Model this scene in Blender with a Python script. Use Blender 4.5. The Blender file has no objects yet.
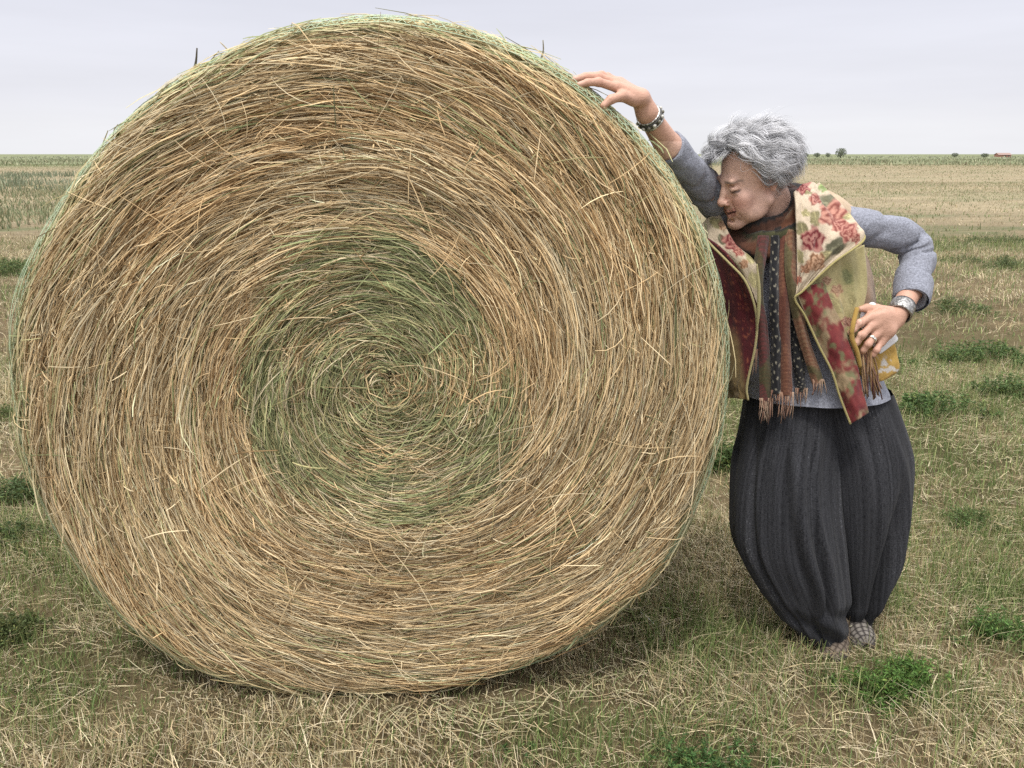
import bpy, math, random
import numpy as np
from mathutils import Vector

rng = np.random.default_rng(7)
SC = bpy.context.scene
COL = SC.collection

# ------------------------------------------------------------------ camera model
F_PX, CX, CY, CAM_H = 828.0, 512.0, 384.0, 1.45
PITCH = math.atan((384 - 154.0) / F_PX)
cP, sP = math.cos(PITCH), math.sin(PITCH)

def ray(px, py):
    u = (px - CX) / F_PX; v = (CY - py) / F_PX
    return np.array([u, cP + v * sP, -sP + v * cP])
def P(px, py, y):
    """world point seen at (px,py) whose distance north of the camera is y"""
    d = ray(px, py); t = y / d[1]
    return np.array([d[0] * t, y, CAM_H + d[2] * t])
def G(px, py, z=0.0):
    d = ray(px, py); t = (z - CAM_H) / d[2]
    return np.array([d[0] * t, d[1] * t, z])
def mpp(px, py, y):
    return (y / ray(px, py)[1]) / F_PX        # metres per pixel there

# ------------------------------------------------------------------ noise
def _hash(ix, iy, iz, seed):
    h = (ix.astype(np.int64) * 374761393 + iy.astype(np.int64) * 668265263 + iz.astype(np.int64) * 2147483647 + seed * 974711) & 0xffffffff
    h = ((h ^ (h >> 13)) * 1274126177) & 0xffffffff
    h = (h ^ (h >> 16)) & 0xffffffff
    return h.astype(np.float64) / 4294967295.0
def vnoise(x, y, z=None, seed=0):
    x = np.asarray(x, float); y = np.asarray(y, float)
    z = np.zeros_like(x) if z is None else np.asarray(z, float)
    ix, iy, iz = np.floor(x), np.floor(y), np.floor(z)
    fx, fy, fz = x - ix, y - iy, z - iz
    fx, fy, fz = [f * f * (3 - 2 * f) for f in (fx, fy, fz)]
    r = 0
    for a in (0, 1):
        for b in (0, 1):
            for c in (0, 1):
                w = (fx if a else 1 - fx) * (fy if b else 1 - fy) * (fz if c else 1 - fz)
                r = r + w * _hash(ix + a, iy + b, iz + c, seed)
    return r
def fbm(x, y, z=None, seed=0, o=4):
    r = 0; a = 0.5; s = 0
    for i in range(o):
        f = 2.0 ** i
        r = r + a * vnoise(np.asarray(x) * f + 13.7 * i, np.asarray(y) * f - 7.3 * i, None if z is None else np.asarray(z) * f, seed + i)
        s += a; a *= 0.5
    return r / s
def sstep(a, b, x):
    t = np.clip((np.asarray(x, float) - a) / (b - a), 0, 1)
    return t * t * (3 - 2 * t)
def mix(a, b, t):
    return np.asarray(a) * (1 - t) + np.asarray(b) * t
def nrm(v):
    v = np.asarray(v, float)
    return v / np.maximum(np.linalg.norm(v, axis=-1, keepdims=True), 1e-9)

# ------------------------------------------------------------------ mesh helpers
def fast_mesh(name, V, Q, col=None, smooth=True, uvw=None):
    V = np.ascontiguousarray(V, np.float32).reshape(-1, 3)
    Q = np.ascontiguousarray(Q, np.int32); k = Q.shape[1]
    me = bpy.data.meshes.new(name)
    me.vertices.add(len(V)); me.vertices.foreach_set('co', V.ravel())
    me.loops.add(Q.size); me.loops.foreach_set('vertex_index', Q.ravel())
    me.polygons.add(len(Q))
    me.polygons.foreach_set('loop_start', np.arange(0, Q.size, k, dtype=np.int32))
    me.polygons.foreach_set('use_smooth', np.full(len(Q), smooth, bool))
    me.update(calc_edges=True); me.validate()
    if col is not None:
        c = np.ones((len(V), 4), np.float32); c[:, :3] = np.clip(col, 0, 1)
        a = me.color_attributes.new('Col', 'FLOAT_COLOR', 'POINT'); a.data.foreach_set('color', c.ravel())
    if uvw is not None:
        a = me.attributes.new('uvw', 'FLOAT_VECTOR', 'POINT')
        a.data.foreach_set('vector', np.ascontiguousarray(uvw, np.float32).ravel())
    return me

def link(name, me, mat, parent=None, base=None):
    """me holds world coordinates.  base = origin of a top-level mesh"""
    o = bpy.data.objects.new(name, me); COL.objects.link(o)
    if mat is not None: me.materials.append(mat)
    if parent is not None:
        o.parent = parent
        if parent.parent is None: o.location = -Vector(parent.location)
    elif base is not None:
        me.transform(__import__('mathutils').Matrix.Translation(-Vector(base))); o.location = Vector(base)
    return o
def empty(name, loc):
    o = bpy.data.objects.new(name, None); o.location = Vector(loc); o.empty_display_size = .1
    COL.objects.link(o); return o
def tag(o, label=None, cat=None, group=None, kind=None):
    if label: o['label'] = label
    if cat: o['category'] = cat
    if group: o['group'] = group
    if kind: o['kind'] = kind
    return o

def join(parts):
    """parts: list of (V,Q,col[,uvw])"""
    Vs, Qs, Cs, Us, n = [], [], [], [], 0
    for p in parts:
        V = np.asarray(p[0]).reshape(-1, 3)
        Vs.append(V); Qs.append(np.asarray(p[1]) + n); n += len(V)
        Cs.append(np.broadcast_to(np.asarray(p[2], float), (len(V), 3)))
        if len(p) > 3: Us.append(p[3])
    return np.vstack(Vs), np.vstack(Qs), np.vstack(Cs), (np.vstack(Us) if Us else None)

def ribbons(pts, width, side, nor=None, fold=0.35):
    """pts (N,K,3), width (N,K), side (N,K,3) or (N,1,3); V-folded when nor is given"""
    N, K, _ = pts.shape
    side = np.broadcast_to(side, pts.shape)
    h = (width * .5)[..., None]
    if nor is None:
        V = np.stack([pts - side * h, pts + side * h], 2); m = 2
    else:
        nor = np.broadcast_to(nor, pts.shape)
        V = np.stack([pts - side * h, pts + nor * h * fold * 2, pts + side * h], 2); m = 3
    V = V.reshape(-1, 3)
    n = np.arange(N)[:, None, None] * (K * m); k = np.arange(K - 1)[None, :, None] * m; j = np.arange(m - 1)[None, None, :]
    a = n + k + j
    Q = np.stack([a, a + 1, a + m + 1, a + m], -1).reshape(-1, 4)
    return V, Q, m
def rep(col, K, m):
    """per ribbon colour (N,3) or per point (N,K,3) -> per vertex"""
    col = np.asarray(col)
    if col.ndim == 2: col = np.repeat(col[:, None, :], K, 1)
    return np.repeat(col[:, :, None, :], m, 2).reshape(-1, 3)

def grid_quads(nu, nv, wrap_u=False):
    """index i*nv+j, i in nu, j in nv"""
    I = np.arange(nu if wrap_u else nu - 1)[:, None]; J = np.arange(nv - 1)[None, :]
    a = I * nv + J; b = ((I + 1) % nu) * nv + J
    return np.stack([a, b, b + 1, a + 1], -1).reshape(-1, 4)

def spline(pts, n):
    """Catmull-Rom through pts (K,D) sampled at n points"""
    p = np.asarray(pts, float); K = len(p)
    if K == 2: p = np.stack([p[0], p[0] * .66 + p[1] * .34, p[0] * .34 + p[1] * .66, p[1]]); K = 4
    e = np.vstack([2 * p[0] - p[1], p, 2 * p[-1] - p[-2]])
    t = np.linspace(0, K - 1 - 1e-6, n); i = np.floor(t).astype(int); f = (t - i)[:, None]
    a, b, c, d = e[i], e[i + 1], e[i + 2], e[i + 3]
    return .5 * (2 * b + (c - a) * f + (2 * a - 5 * b + 4 * c - d) * f ** 2 + (3 * b - a - 3 * c + d) * f ** 3)

def tube(path, rad, nseg=10, col=(.5, .5, .5), flat=1.0, up=(0, 0, 1), cap=True):
    path = np.asarray(path, float); n = len(path)
    rad = np.broadcast_to(np.asarray(rad, float), (n,))
    t = nrm(np.gradient(path, axis=0))
    s = nrm(np.cross(t, np.asarray(up, float))); b = np.cross(s, t)
    a = np.linspace(0, 2 * np.pi, nseg, endpoint=False)
    V = path[:, None] + rad[:, None, None] * (np.cos(a)[None, :, None] * s[:, None] + flat * np.sin(a)[None, :, None] * b[:, None])
    Vv = V.transpose(1, 0, 2).reshape(-1, 3)
    Q = grid_quads(nseg, n, True)
    col = np.asarray(col, float)
    C = np.broadcast_to(col, (n, 3)) if col.ndim == 1 else col
    C = np.tile(C, (nseg, 1))
    if cap:
        m = len(Vv); Vv = np.vstack([Vv, path[:1], path[-1:]]); C = np.vstack([C, C[:1], C[n - 1:n]])
        i = np.arange(nseg); j = (i + 1) % nseg
        Q = np.vstack([Q, np.stack([i * n, np.full(nseg, m), np.full(nseg, m), j * n], 1)[:, [0, 1, 3, 3]],
                       np.stack([i * n + n - 1, j * n + n - 1, np.full(nseg, m + 1), np.full(nseg, m + 1)], 1)])
    return Vv, Q, C

def fix_tris(Q):
    return Q
# quads with a repeated index are turned into triangles here
def mesh_of(name, parts, smooth=True):
    V, Q, C, U = join(parts)
    deg = (Q[:, 2] == Q[:, 3])
    me = bpy.data.meshes.new(name)
    full, tri = Q[~deg], Q[deg][:, :3]
    loops = np.concatenate([full.ravel(), tri.ravel()]).astype(np.int32)
    starts = np.concatenate([np.arange(len(full)) * 4, len(full) * 4 + np.arange(len(tri)) * 3]).astype(np.int32)
    me.vertices.add(len(V)); me.vertices.foreach_set('co', np.ascontiguousarray(V, np.float32).ravel())
    me.loops.add(len(loops)); me.loops.foreach_set('vertex_index', loops)
    me.polygons.add(len(starts)); me.polygons.foreach_set('loop_start', starts)
    me.polygons.foreach_set('use_smooth', np.full(len(starts), smooth, bool))
    me.update(calc_edges=True); me.validate()
    c = np.ones((len(V), 4), np.float32); c[:, :3] = np.clip(C, 0, 1)
    a = me.color_attributes.new('Col', 'FLOAT_COLOR', 'POINT'); a.data.foreach_set('color', c.ravel())
    if U is not None:
        a = me.attributes.new('uvw', 'FLOAT_VECTOR', 'POINT'); a.data.foreach_set('vector', np.ascontiguousarray(U, np.float32).ravel())
    return me

# ------------------------------------------------------------------ materials
def new_mat(name):
    m = bpy.data.materials.new(name); m.use_nodes = True
    nt = m.node_tree; b = nt.nodes['Principled BSDF']
    return m, nt, b
def N(nt, t, **kw):
    n = nt.nodes.new(t)
    for k, v in kw.items(): setattr(n, k, v)
    return n
def vcol_mat(name, rough=.8, spec=.25, trans=0.0, noise=0.0, nscale=300.0, bump=0.0, bscale=400.0, sss=0.0, sheen=0.0, metal=0.0):
    m, nt, b = new_mat(name); L = nt.links
    at = N(nt, 'ShaderNodeAttribute', attribute_name='Col')
    c = at.outputs['Color']
    co = N(nt, 'ShaderNodeTexCoord').outputs['Object']
    if noise > 0:
        nz = N(nt, 'ShaderNodeTexNoise'); nz.inputs['Scale'].default_value = nscale; nz.inputs['Detail'].default_value = 4
        L.new(co, nz.inputs['Vector'])
        mr = N(nt, 'ShaderNodeMapRange'); mr.inputs['From Min'].default_value = .25; mr.inputs['From Max'].default_value = .75
        mr.inputs['To Min'].default_value = 1 - noise; mr.inputs['To Max'].default_value = 1 + noise
        L.new(nz.outputs['Fac'], mr.inputs['Value'])
        mx = N(nt, 'ShaderNodeVectorMath', operation='SCALE')
        L.new(c, mx.inputs[0]); L.new(mr.outputs['Result'], mx.inputs['Scale']); c = mx.outputs['Vector']
    L.new(c, b.inputs['Base Color'])
    b.inputs['Roughness'].default_value = rough
    b.inputs['Specular IOR Level'].default_value = spec
    b.inputs['Metallic'].default_value = metal
    if sss: 
        b.inputs['Subsurface Weight'].default_value = sss
        b.inputs['Subsurface Radius'].default_value = (.012, .005, .003); b.inputs['Subsurface Scale'].default_value = 1.0
    if sheen: b.inputs['Sheen Weight'].default_value = sheen; b.inputs['Sheen Roughness'].default_value = .5
    if bump:
        n2 = N(nt, 'ShaderNodeTexNoise'); n2.inputs['Scale'].default_value = bscale; n2.inputs['Detail'].default_value = 3
        L.new(co, n2.inputs['Vector'])
        bp = N(nt, 'ShaderNodeBump'); bp.inputs['Strength'].default_value = bump; bp.inputs['Distance'].default_value = .002
        L.new(n2.outputs['Fac'], bp.inputs['Height']); L.new(bp.outputs['Normal'], b.inputs['Normal'])
    if trans:
        tr = N(nt, 'ShaderNodeBsdfTranslucent'); L.new(c, tr.inputs['Color'])
        ms = N(nt, 'ShaderNodeMixShader'); ms.inputs['Fac'].default_value = trans
        out = nt.nodes['Material Output']
        L.new(b.outputs[0], ms.inputs[1]); L.new(tr.outputs[0], ms.inputs[2]); L.new(ms.outputs[0], out.inputs['Surface'])
    return m

M_straw = vcol_mat('dry_hay_stems', .75, .15, trans=.03)
M_core = vcol_mat('packed_hay', .9, .1, noise=.4, nscale=120, bump=.8, bscale=160)
M_net = vcol_mat('pale_green_netting', .45, .4, trans=.25)
M_grass = vcol_mat('grass_blades', .6, .25, trans=.25)
M_skin = vcol_mat('skin', .5, .35, noise=.09, nscale=260, bump=.55, bscale=170)
M_hair = vcol_mat('grey_hair', .45, .4, trans=.1)
M_knit = vcol_mat('grey_knit', .95, .1, noise=.38, nscale=190, bump=.9, bscale=230, sheen=.08)
M_tap = vcol_mat('tapestry_cloth', .85, .15, noise=.14, nscale=380, bump=.4, bscale=450, sheen=.15)
M_scarf = vcol_mat('woven_scarf', .85, .15, noise=.2, nscale=420, bump=.4, bscale=500, sheen=.2)
M_silver = vcol_mat('worn_silver', .36, .5, noise=.8, nscale=150, bump=1.0, bscale=150, metal=.9)
M_bead = vcol_mat('beads', .35, .5)
M_shoe = vcol_mat('shoe_fabric', .8, .2, noise=.15, nscale=300, bump=.3)
M_phone = vcol_mat('phone_shell', .3, .5)
M_far = vcol_mat('far_foliage', .8, .15, noise=.3, nscale=2.0)
M_build = vcol_mat('painted_boards', .7, .2, noise=.1, nscale=3)

# trousers : charcoal striped weave
M_trous, nt, b = new_mat('charcoal_striped_weave'); L = nt.links
at = N(nt, 'ShaderNodeAttribute', attribute_name='uvw')
def tnoise(sx, sy, det=3, lo=.3, hi=.7):
    mp = N(nt, 'ShaderNodeMapping'); mp.inputs['Scale'].default_value = (sx, sy, 1)
    L.new(at.outputs['Vector'], mp.inputs['Vector'])
    n = N(nt, 'ShaderNodeTexNoise'); n.inputs['Scale'].default_value = 1; n.inputs['Detail'].default_value = det
    L.new(mp.outputs['Vector'], n.inputs['Vector'])
    r = N(nt, 'ShaderNodeMapRange'); r.inputs['From Min'].default_value = lo; r.inputs['From Max'].default_value = hi
    L.new(n.outputs['Fac'], r.inputs['Value']); return r.outputs['Result']
st = tnoise(130, 1.0, 3, .36, .62); wv = tnoise(420, 60, 3); sp = tnoise(260, 260, 2); wide = tnoise(14, 1.5, 2)
def mth(op, a, bb):
    n = N(nt, 'ShaderNodeMath', operation=op)
    for i, x in enumerate((a, bb)):
        if isinstance(x, (int, float)): n.inputs[i].default_value = x
        else: L.new(x, n.inputs[i])
    return n.outputs[0]
fac = mth('MULTIPLY', mth('ADD', mth('MULTIPLY', st, .36), mth('ADD', mth('MULTIPLY', wv, .42), mth('MULTIPLY', sp, .5))), mth('ADD', .55, mth('MULTIPLY', wide, .5)))
cr = N(nt, 'ShaderNodeValToRGB'); cr.color_ramp.elements[0].color = (.006, .0062, .0075, 1); cr.color_ramp.elements[1].color = (.14, .143, .155, 1); _e = cr.color_ramp.elements.new(.5); _e.color = (.053, .054, .060, 1)
cr.color_ramp.elements[0].position = .1; cr.color_ramp.elements[1].position = .95
L.new(fac, cr.inputs['Fac']); L.new(cr.outputs['Color'], b.inputs['Base Color'])
b.inputs['Roughness'].default_value = .9; b.inputs['Specular IOR Level'].default_value = .15
b.inputs['Sheen Weight'].default_value = .04
bp = N(nt, 'ShaderNodeBump'); bp.inputs['Strength'].default_value = .5; bp.inputs['Distance'].default_value = .002
L.new(fac, bp.inputs['Height']); L.new(bp.outputs['Normal'], b.inputs['Normal'])

weeds = [
 (893, 688, 92, 42, 'bright feathery green weed clump beside the trouser hem and shoes', (.085, .18, .04), 1.6),
 (690, 772, 140, 44, 'dark leafy green weed clump at the bottom edge of the photo', (.05, .125, .035), 1.7),
 (1006, 642, 60, 38, 'leafy green weed clump low at the right edge, level with the shoes', (.075, .16, .04), 1.2),
 (940, 415, 70, 32, 'rounded green weed clump right of the trouser hip', (.075, .145, .045), 1.3),
 (972, 362, 84, 30, 'wide green weed clump right of the hand on the hip', (.085, .15, .05), 1.3),
 (1004, 397, 60, 28, 'green weed clump at the right edge beyond the rounded one', (.085, .15, .05), 1.0),
 (966, 527, 42, 26, 'small green weed clump right of the widest part of the trousers', (.08, .145, .045), .7),
 (724, 470, 30, 42, 'narrow green weed clump in the gap between bale and trousers', (.07, .13, .04), .8),
 (18, 505, 62, 36, 'green weed clump at the left edge beside the middle of the bale', (.07, .12, .045), 1.1),
 (14, 548, 80, 34, 'dark green weed clump at the left edge by the lower bale', (.055, .10, .035), 1.1),
 (14, 640, 66, 36, 'drab green weed clump at the left edge below the bale flank', (.07, .105, .035), 1.0),
 (6, 420, 36, 22, 'small pale weed clump at the left edge near the widest bale flank', (.10, .145, .05), .6),
 (8, 274, 44, 22, 'green weed clump left of the netted shoulder of the bale', (.085, .14, .05), .7),
 (955, 312, 52, 20, 'low green weed clump just beyond the silver cuff and elbow', (.09, .14, .055), .7),
 (1008, 268, 44, 16, 'small far weed clump at the right edge above the elbow height', (.085, .13, .055), .5),
 (960, 262, 30, 12, 'tiny far weed clump right of the bent elbow', (.085, .13, .055), .4),
 (1000, 242, 50, 12, 'faint weed clump furthest out on the right of the elbow', (.09, .13, .06), .5),
]
_sp = weeds + [(100, 575, 150), (60, 690, 110), (185, 640, 80), (700, 640, 90), (960, 470, 80), (1000, 410, 120), (955, 350, 110), (880, 600, 60), (560, 730, 90), (990, 590, 90)]
WEED_SPOTS = [(G(q[0], q[1])[0], G(q[0], q[1])[1], q[2] * mpp(q[0], q[1], G(q[0], q[1])[1]) * .85) for q in _sp]

# ------------------------------------------------------------------ ground cover layout (shared by soil colour and blades)
def green_field(x, y):
    """0 dry .. 1 green, in swaths left by the mower"""
    n = fbm(x * .55 + 3.1, y * .85 + 1.7, seed=21, o=4) + .35 * (fbm(x * .12, y * .33, seed=5, o=3) - .5)
    g = .75 * sstep(.50, .68, n) * (.45 + 1.1 * vnoise(x * 2.3, y * 3.1, seed=61))
    far = .85 * sstep(14, 32, y + 14 * (fbm(x * .05, y * .05, seed=9) - .5)) * (1 - sstep(95, 120, y))
    g = g * (1 - .8 * far)
    for (wx, wy, ww) in WEED_SPOTS:
        g = np.maximum(g, 1.0 * np.exp(-(((x - wx) / ww) ** 2 + ((y - wy) / (ww * .8)) ** 2)) * (.5 + .8 * vnoise(x * 6, y * 6, seed=2)))
    g = np.maximum(g, sstep(85, 135, y + 60 * (fbm(x * .02, y * .01, seed=31) - .5)))
    return g

# ground sheet
def geo(a, b, n, first):
    r = np.linspace(0, 1, n); k = math.log(b / first)
    return a + (np.exp(r * k) - 1) / (math.exp(k) - 1) * (b - a)
gy = np.concatenate([np.arange(-6, 1.2, .6), np.arange(1.2, 9, .06), geo(9, 130, 220, 1.2), geo(131, 5200, 60, 90.)])
gx = geo(0, 5200, 190, .11); gx = np.concatenate([-gx[:0:-1], gx])
X, Y = np.meshgrid(gx, gy, indexing='ij')
Z = np.where((Y < 14) & (np.abs(X) < 8), .03 * (fbm(X * 2.2, Y * 2.2, seed=4) - .5) + .012 * (fbm(X * 9, Y * 9, seed=8) - .5), 0) * (1 - sstep(7, 13, Y)) * (1 - sstep(5, 8, np.abs(X)))
g = green_field(X, Y)[..., None]
mot = fbm(X * 5, Y * 5, seed=77)[..., None]
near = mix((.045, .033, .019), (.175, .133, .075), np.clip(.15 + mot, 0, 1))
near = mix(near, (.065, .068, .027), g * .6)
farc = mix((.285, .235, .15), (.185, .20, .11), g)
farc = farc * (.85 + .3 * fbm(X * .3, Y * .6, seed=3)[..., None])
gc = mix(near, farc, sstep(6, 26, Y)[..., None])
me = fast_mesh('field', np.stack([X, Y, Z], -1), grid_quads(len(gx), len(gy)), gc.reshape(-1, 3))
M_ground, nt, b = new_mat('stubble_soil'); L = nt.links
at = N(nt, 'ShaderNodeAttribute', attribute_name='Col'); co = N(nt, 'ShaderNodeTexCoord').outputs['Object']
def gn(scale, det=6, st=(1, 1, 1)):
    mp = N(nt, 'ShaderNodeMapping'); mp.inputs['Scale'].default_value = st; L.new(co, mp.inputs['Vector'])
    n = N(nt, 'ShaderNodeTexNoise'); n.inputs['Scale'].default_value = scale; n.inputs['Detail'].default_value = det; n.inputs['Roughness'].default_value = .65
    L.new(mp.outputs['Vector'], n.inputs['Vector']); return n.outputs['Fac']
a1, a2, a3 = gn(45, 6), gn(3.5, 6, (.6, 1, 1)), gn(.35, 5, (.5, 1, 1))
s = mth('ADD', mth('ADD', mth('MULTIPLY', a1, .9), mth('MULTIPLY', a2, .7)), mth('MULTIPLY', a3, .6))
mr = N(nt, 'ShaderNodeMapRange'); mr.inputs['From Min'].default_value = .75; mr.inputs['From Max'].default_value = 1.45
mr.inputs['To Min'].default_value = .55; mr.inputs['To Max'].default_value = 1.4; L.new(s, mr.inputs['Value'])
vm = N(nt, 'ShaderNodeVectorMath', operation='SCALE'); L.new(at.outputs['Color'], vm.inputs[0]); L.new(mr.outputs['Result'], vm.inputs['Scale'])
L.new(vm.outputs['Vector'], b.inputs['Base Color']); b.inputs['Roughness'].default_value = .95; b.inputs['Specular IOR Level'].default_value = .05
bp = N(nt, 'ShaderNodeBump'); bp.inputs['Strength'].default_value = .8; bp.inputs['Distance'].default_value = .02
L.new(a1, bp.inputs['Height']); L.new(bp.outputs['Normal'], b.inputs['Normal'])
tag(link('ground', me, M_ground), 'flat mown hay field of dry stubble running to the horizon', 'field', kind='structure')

# ------------------------------------------------------------------ hay bale
BX, BY, RC, CORN, DEP = -.361, 1.968, .832, .073, 1.22    # centre x, face plane y, flat face radius, rounded edge, depth
BS_X, BS_Z = 1.0, 1.004
R_OUT = RC + CORN
BZ = R_OUT * BS_Z - .047
def profile(s):
    """arc length from the face centre -> radius, depth"""
    s = np.asarray(s, float); q = CORN * np.pi / 2
    ph = np.clip((s - RC) / CORN, 0, np.pi / 2)
    r = np.minimum(s, RC) + CORN * np.sin(ph)
    d = CORN * (1 - np.cos(ph)) + np.clip(s - RC - q, 0, None)
    return r, d
# the bale is out of round: slumped flatter at the upper left and low on the flanks
_BR = np.array([.002, .008, .015, .008, 0, -.008, -.018, -.042, -.055, -.051, -.045, -.022, -.004, .014, .024, .046, .036, -.018, -.040, -.045, -.026, -.013, -.004, -.007])
def bale_round(th): return np.interp(th, np.arange(24) * math.pi / 12, _BR, period=2 * math.pi)
def bale_pt(s, th, lift=0.0):
    """lift = outwards along the surface"""
    r, d = profile(s)
    ph = np.clip((s - RC) / CORN, 0, np.pi / 2)
    side = sstep(RC + CORN * 1.57, RC + CORN * 1.57 + .5, s)
    wob = (bale_round(th - .09) + bale_round(th) + bale_round(th + .09)) / 3
    r = r + lift * np.sin(ph) + .012 * side + wob * np.clip(r / R_OUT, 0, 1.1) ** 2
    d = d - lift * np.cos(ph)
    # the face is uneven: broad shallow rolls that follow the winding
    d = d - np.where(s < RC + .05, .016 * (vnoise(r * 13 + th * .25, np.cos(th) * 2 + 5, np.sin(th) * 2, seed=3) - .5) + .02 * np.exp(-(r / .33) ** 2) * -1, 0)
    off = np.clip(1 - r / R_OUT, 0, 1)
    x = r * np.cos(th) * BS_X + .052 * off; z = r * np.sin(th) * BS_Z + .047 * off
    zz = BZ + z
    # own weight flattens the underside
    zz = np.where(zz < .0, zz * .5, zz) - .004
    return np.stack([BX + x, BY + d, zz], -1)

bale = empty('hay_bale', (BX, BY + DEP / 2, 0))
tag(bale, 'huge round hay bale of spiralled dry grass wrapped in pale green netting', 'hay bale')
# packed core
sv = np.concatenate([np.linspace(0, RC, 70), np.linspace(RC, RC + CORN * 1.57, 12)[1:], np.linspace(RC + CORN * 1.57, RC + CORN * 1.57 + DEP - .23, 30)[1:]])
tv = np.linspace(0, 2 * np.pi, 240, endpoint=False)
T, S = np.meshgrid(tv, sv, indexing='ij')
lift = -.058 + .014 * (vnoise(S * 40 + T * .5, np.cos(T) * 7, np.sin(T) * 7, seed=2) - .5)
V = bale_pt(S, T, lift)
gap_dark = mix((.06, .042, .022), (.14, .10, .055), fbm(S * 30, np.cos(T) * 5, np.sin(T) * 5, seed=6)[..., None])  # core coloured dark: shade of the gaps between stems is painted in
inn = (sstep(.37, .30, S))[..., None]
gap_dark = mix(gap_dark, (.055, .06, .03), inn * .7)
core = [(V.reshape(-1, 3), grid_quads(len(tv), len(sv), True), gap_dark.reshape(-1, 3))]
# back end
sb = np.linspace(0, R_OUT - .03, 20); T2, S2 = np.meshgrid(tv, sb, indexing='ij')
Vb = np.stack([BX + S2 * np.cos(T2), np.full_like(S2, BY + DEP + .0) - .03 * sstep(.7, .9, S2), np.maximum(BZ + S2 * np.sin(T2) * BS_Z, .03)], -1)
core.append((Vb.reshape(-1, 3), grid_quads(len(tv), len(sb), True)[:, ::-1], (.25, .19, .1)))
link('packed_hay', mesh_of('packed_hay', core), M_core, bale)

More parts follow.
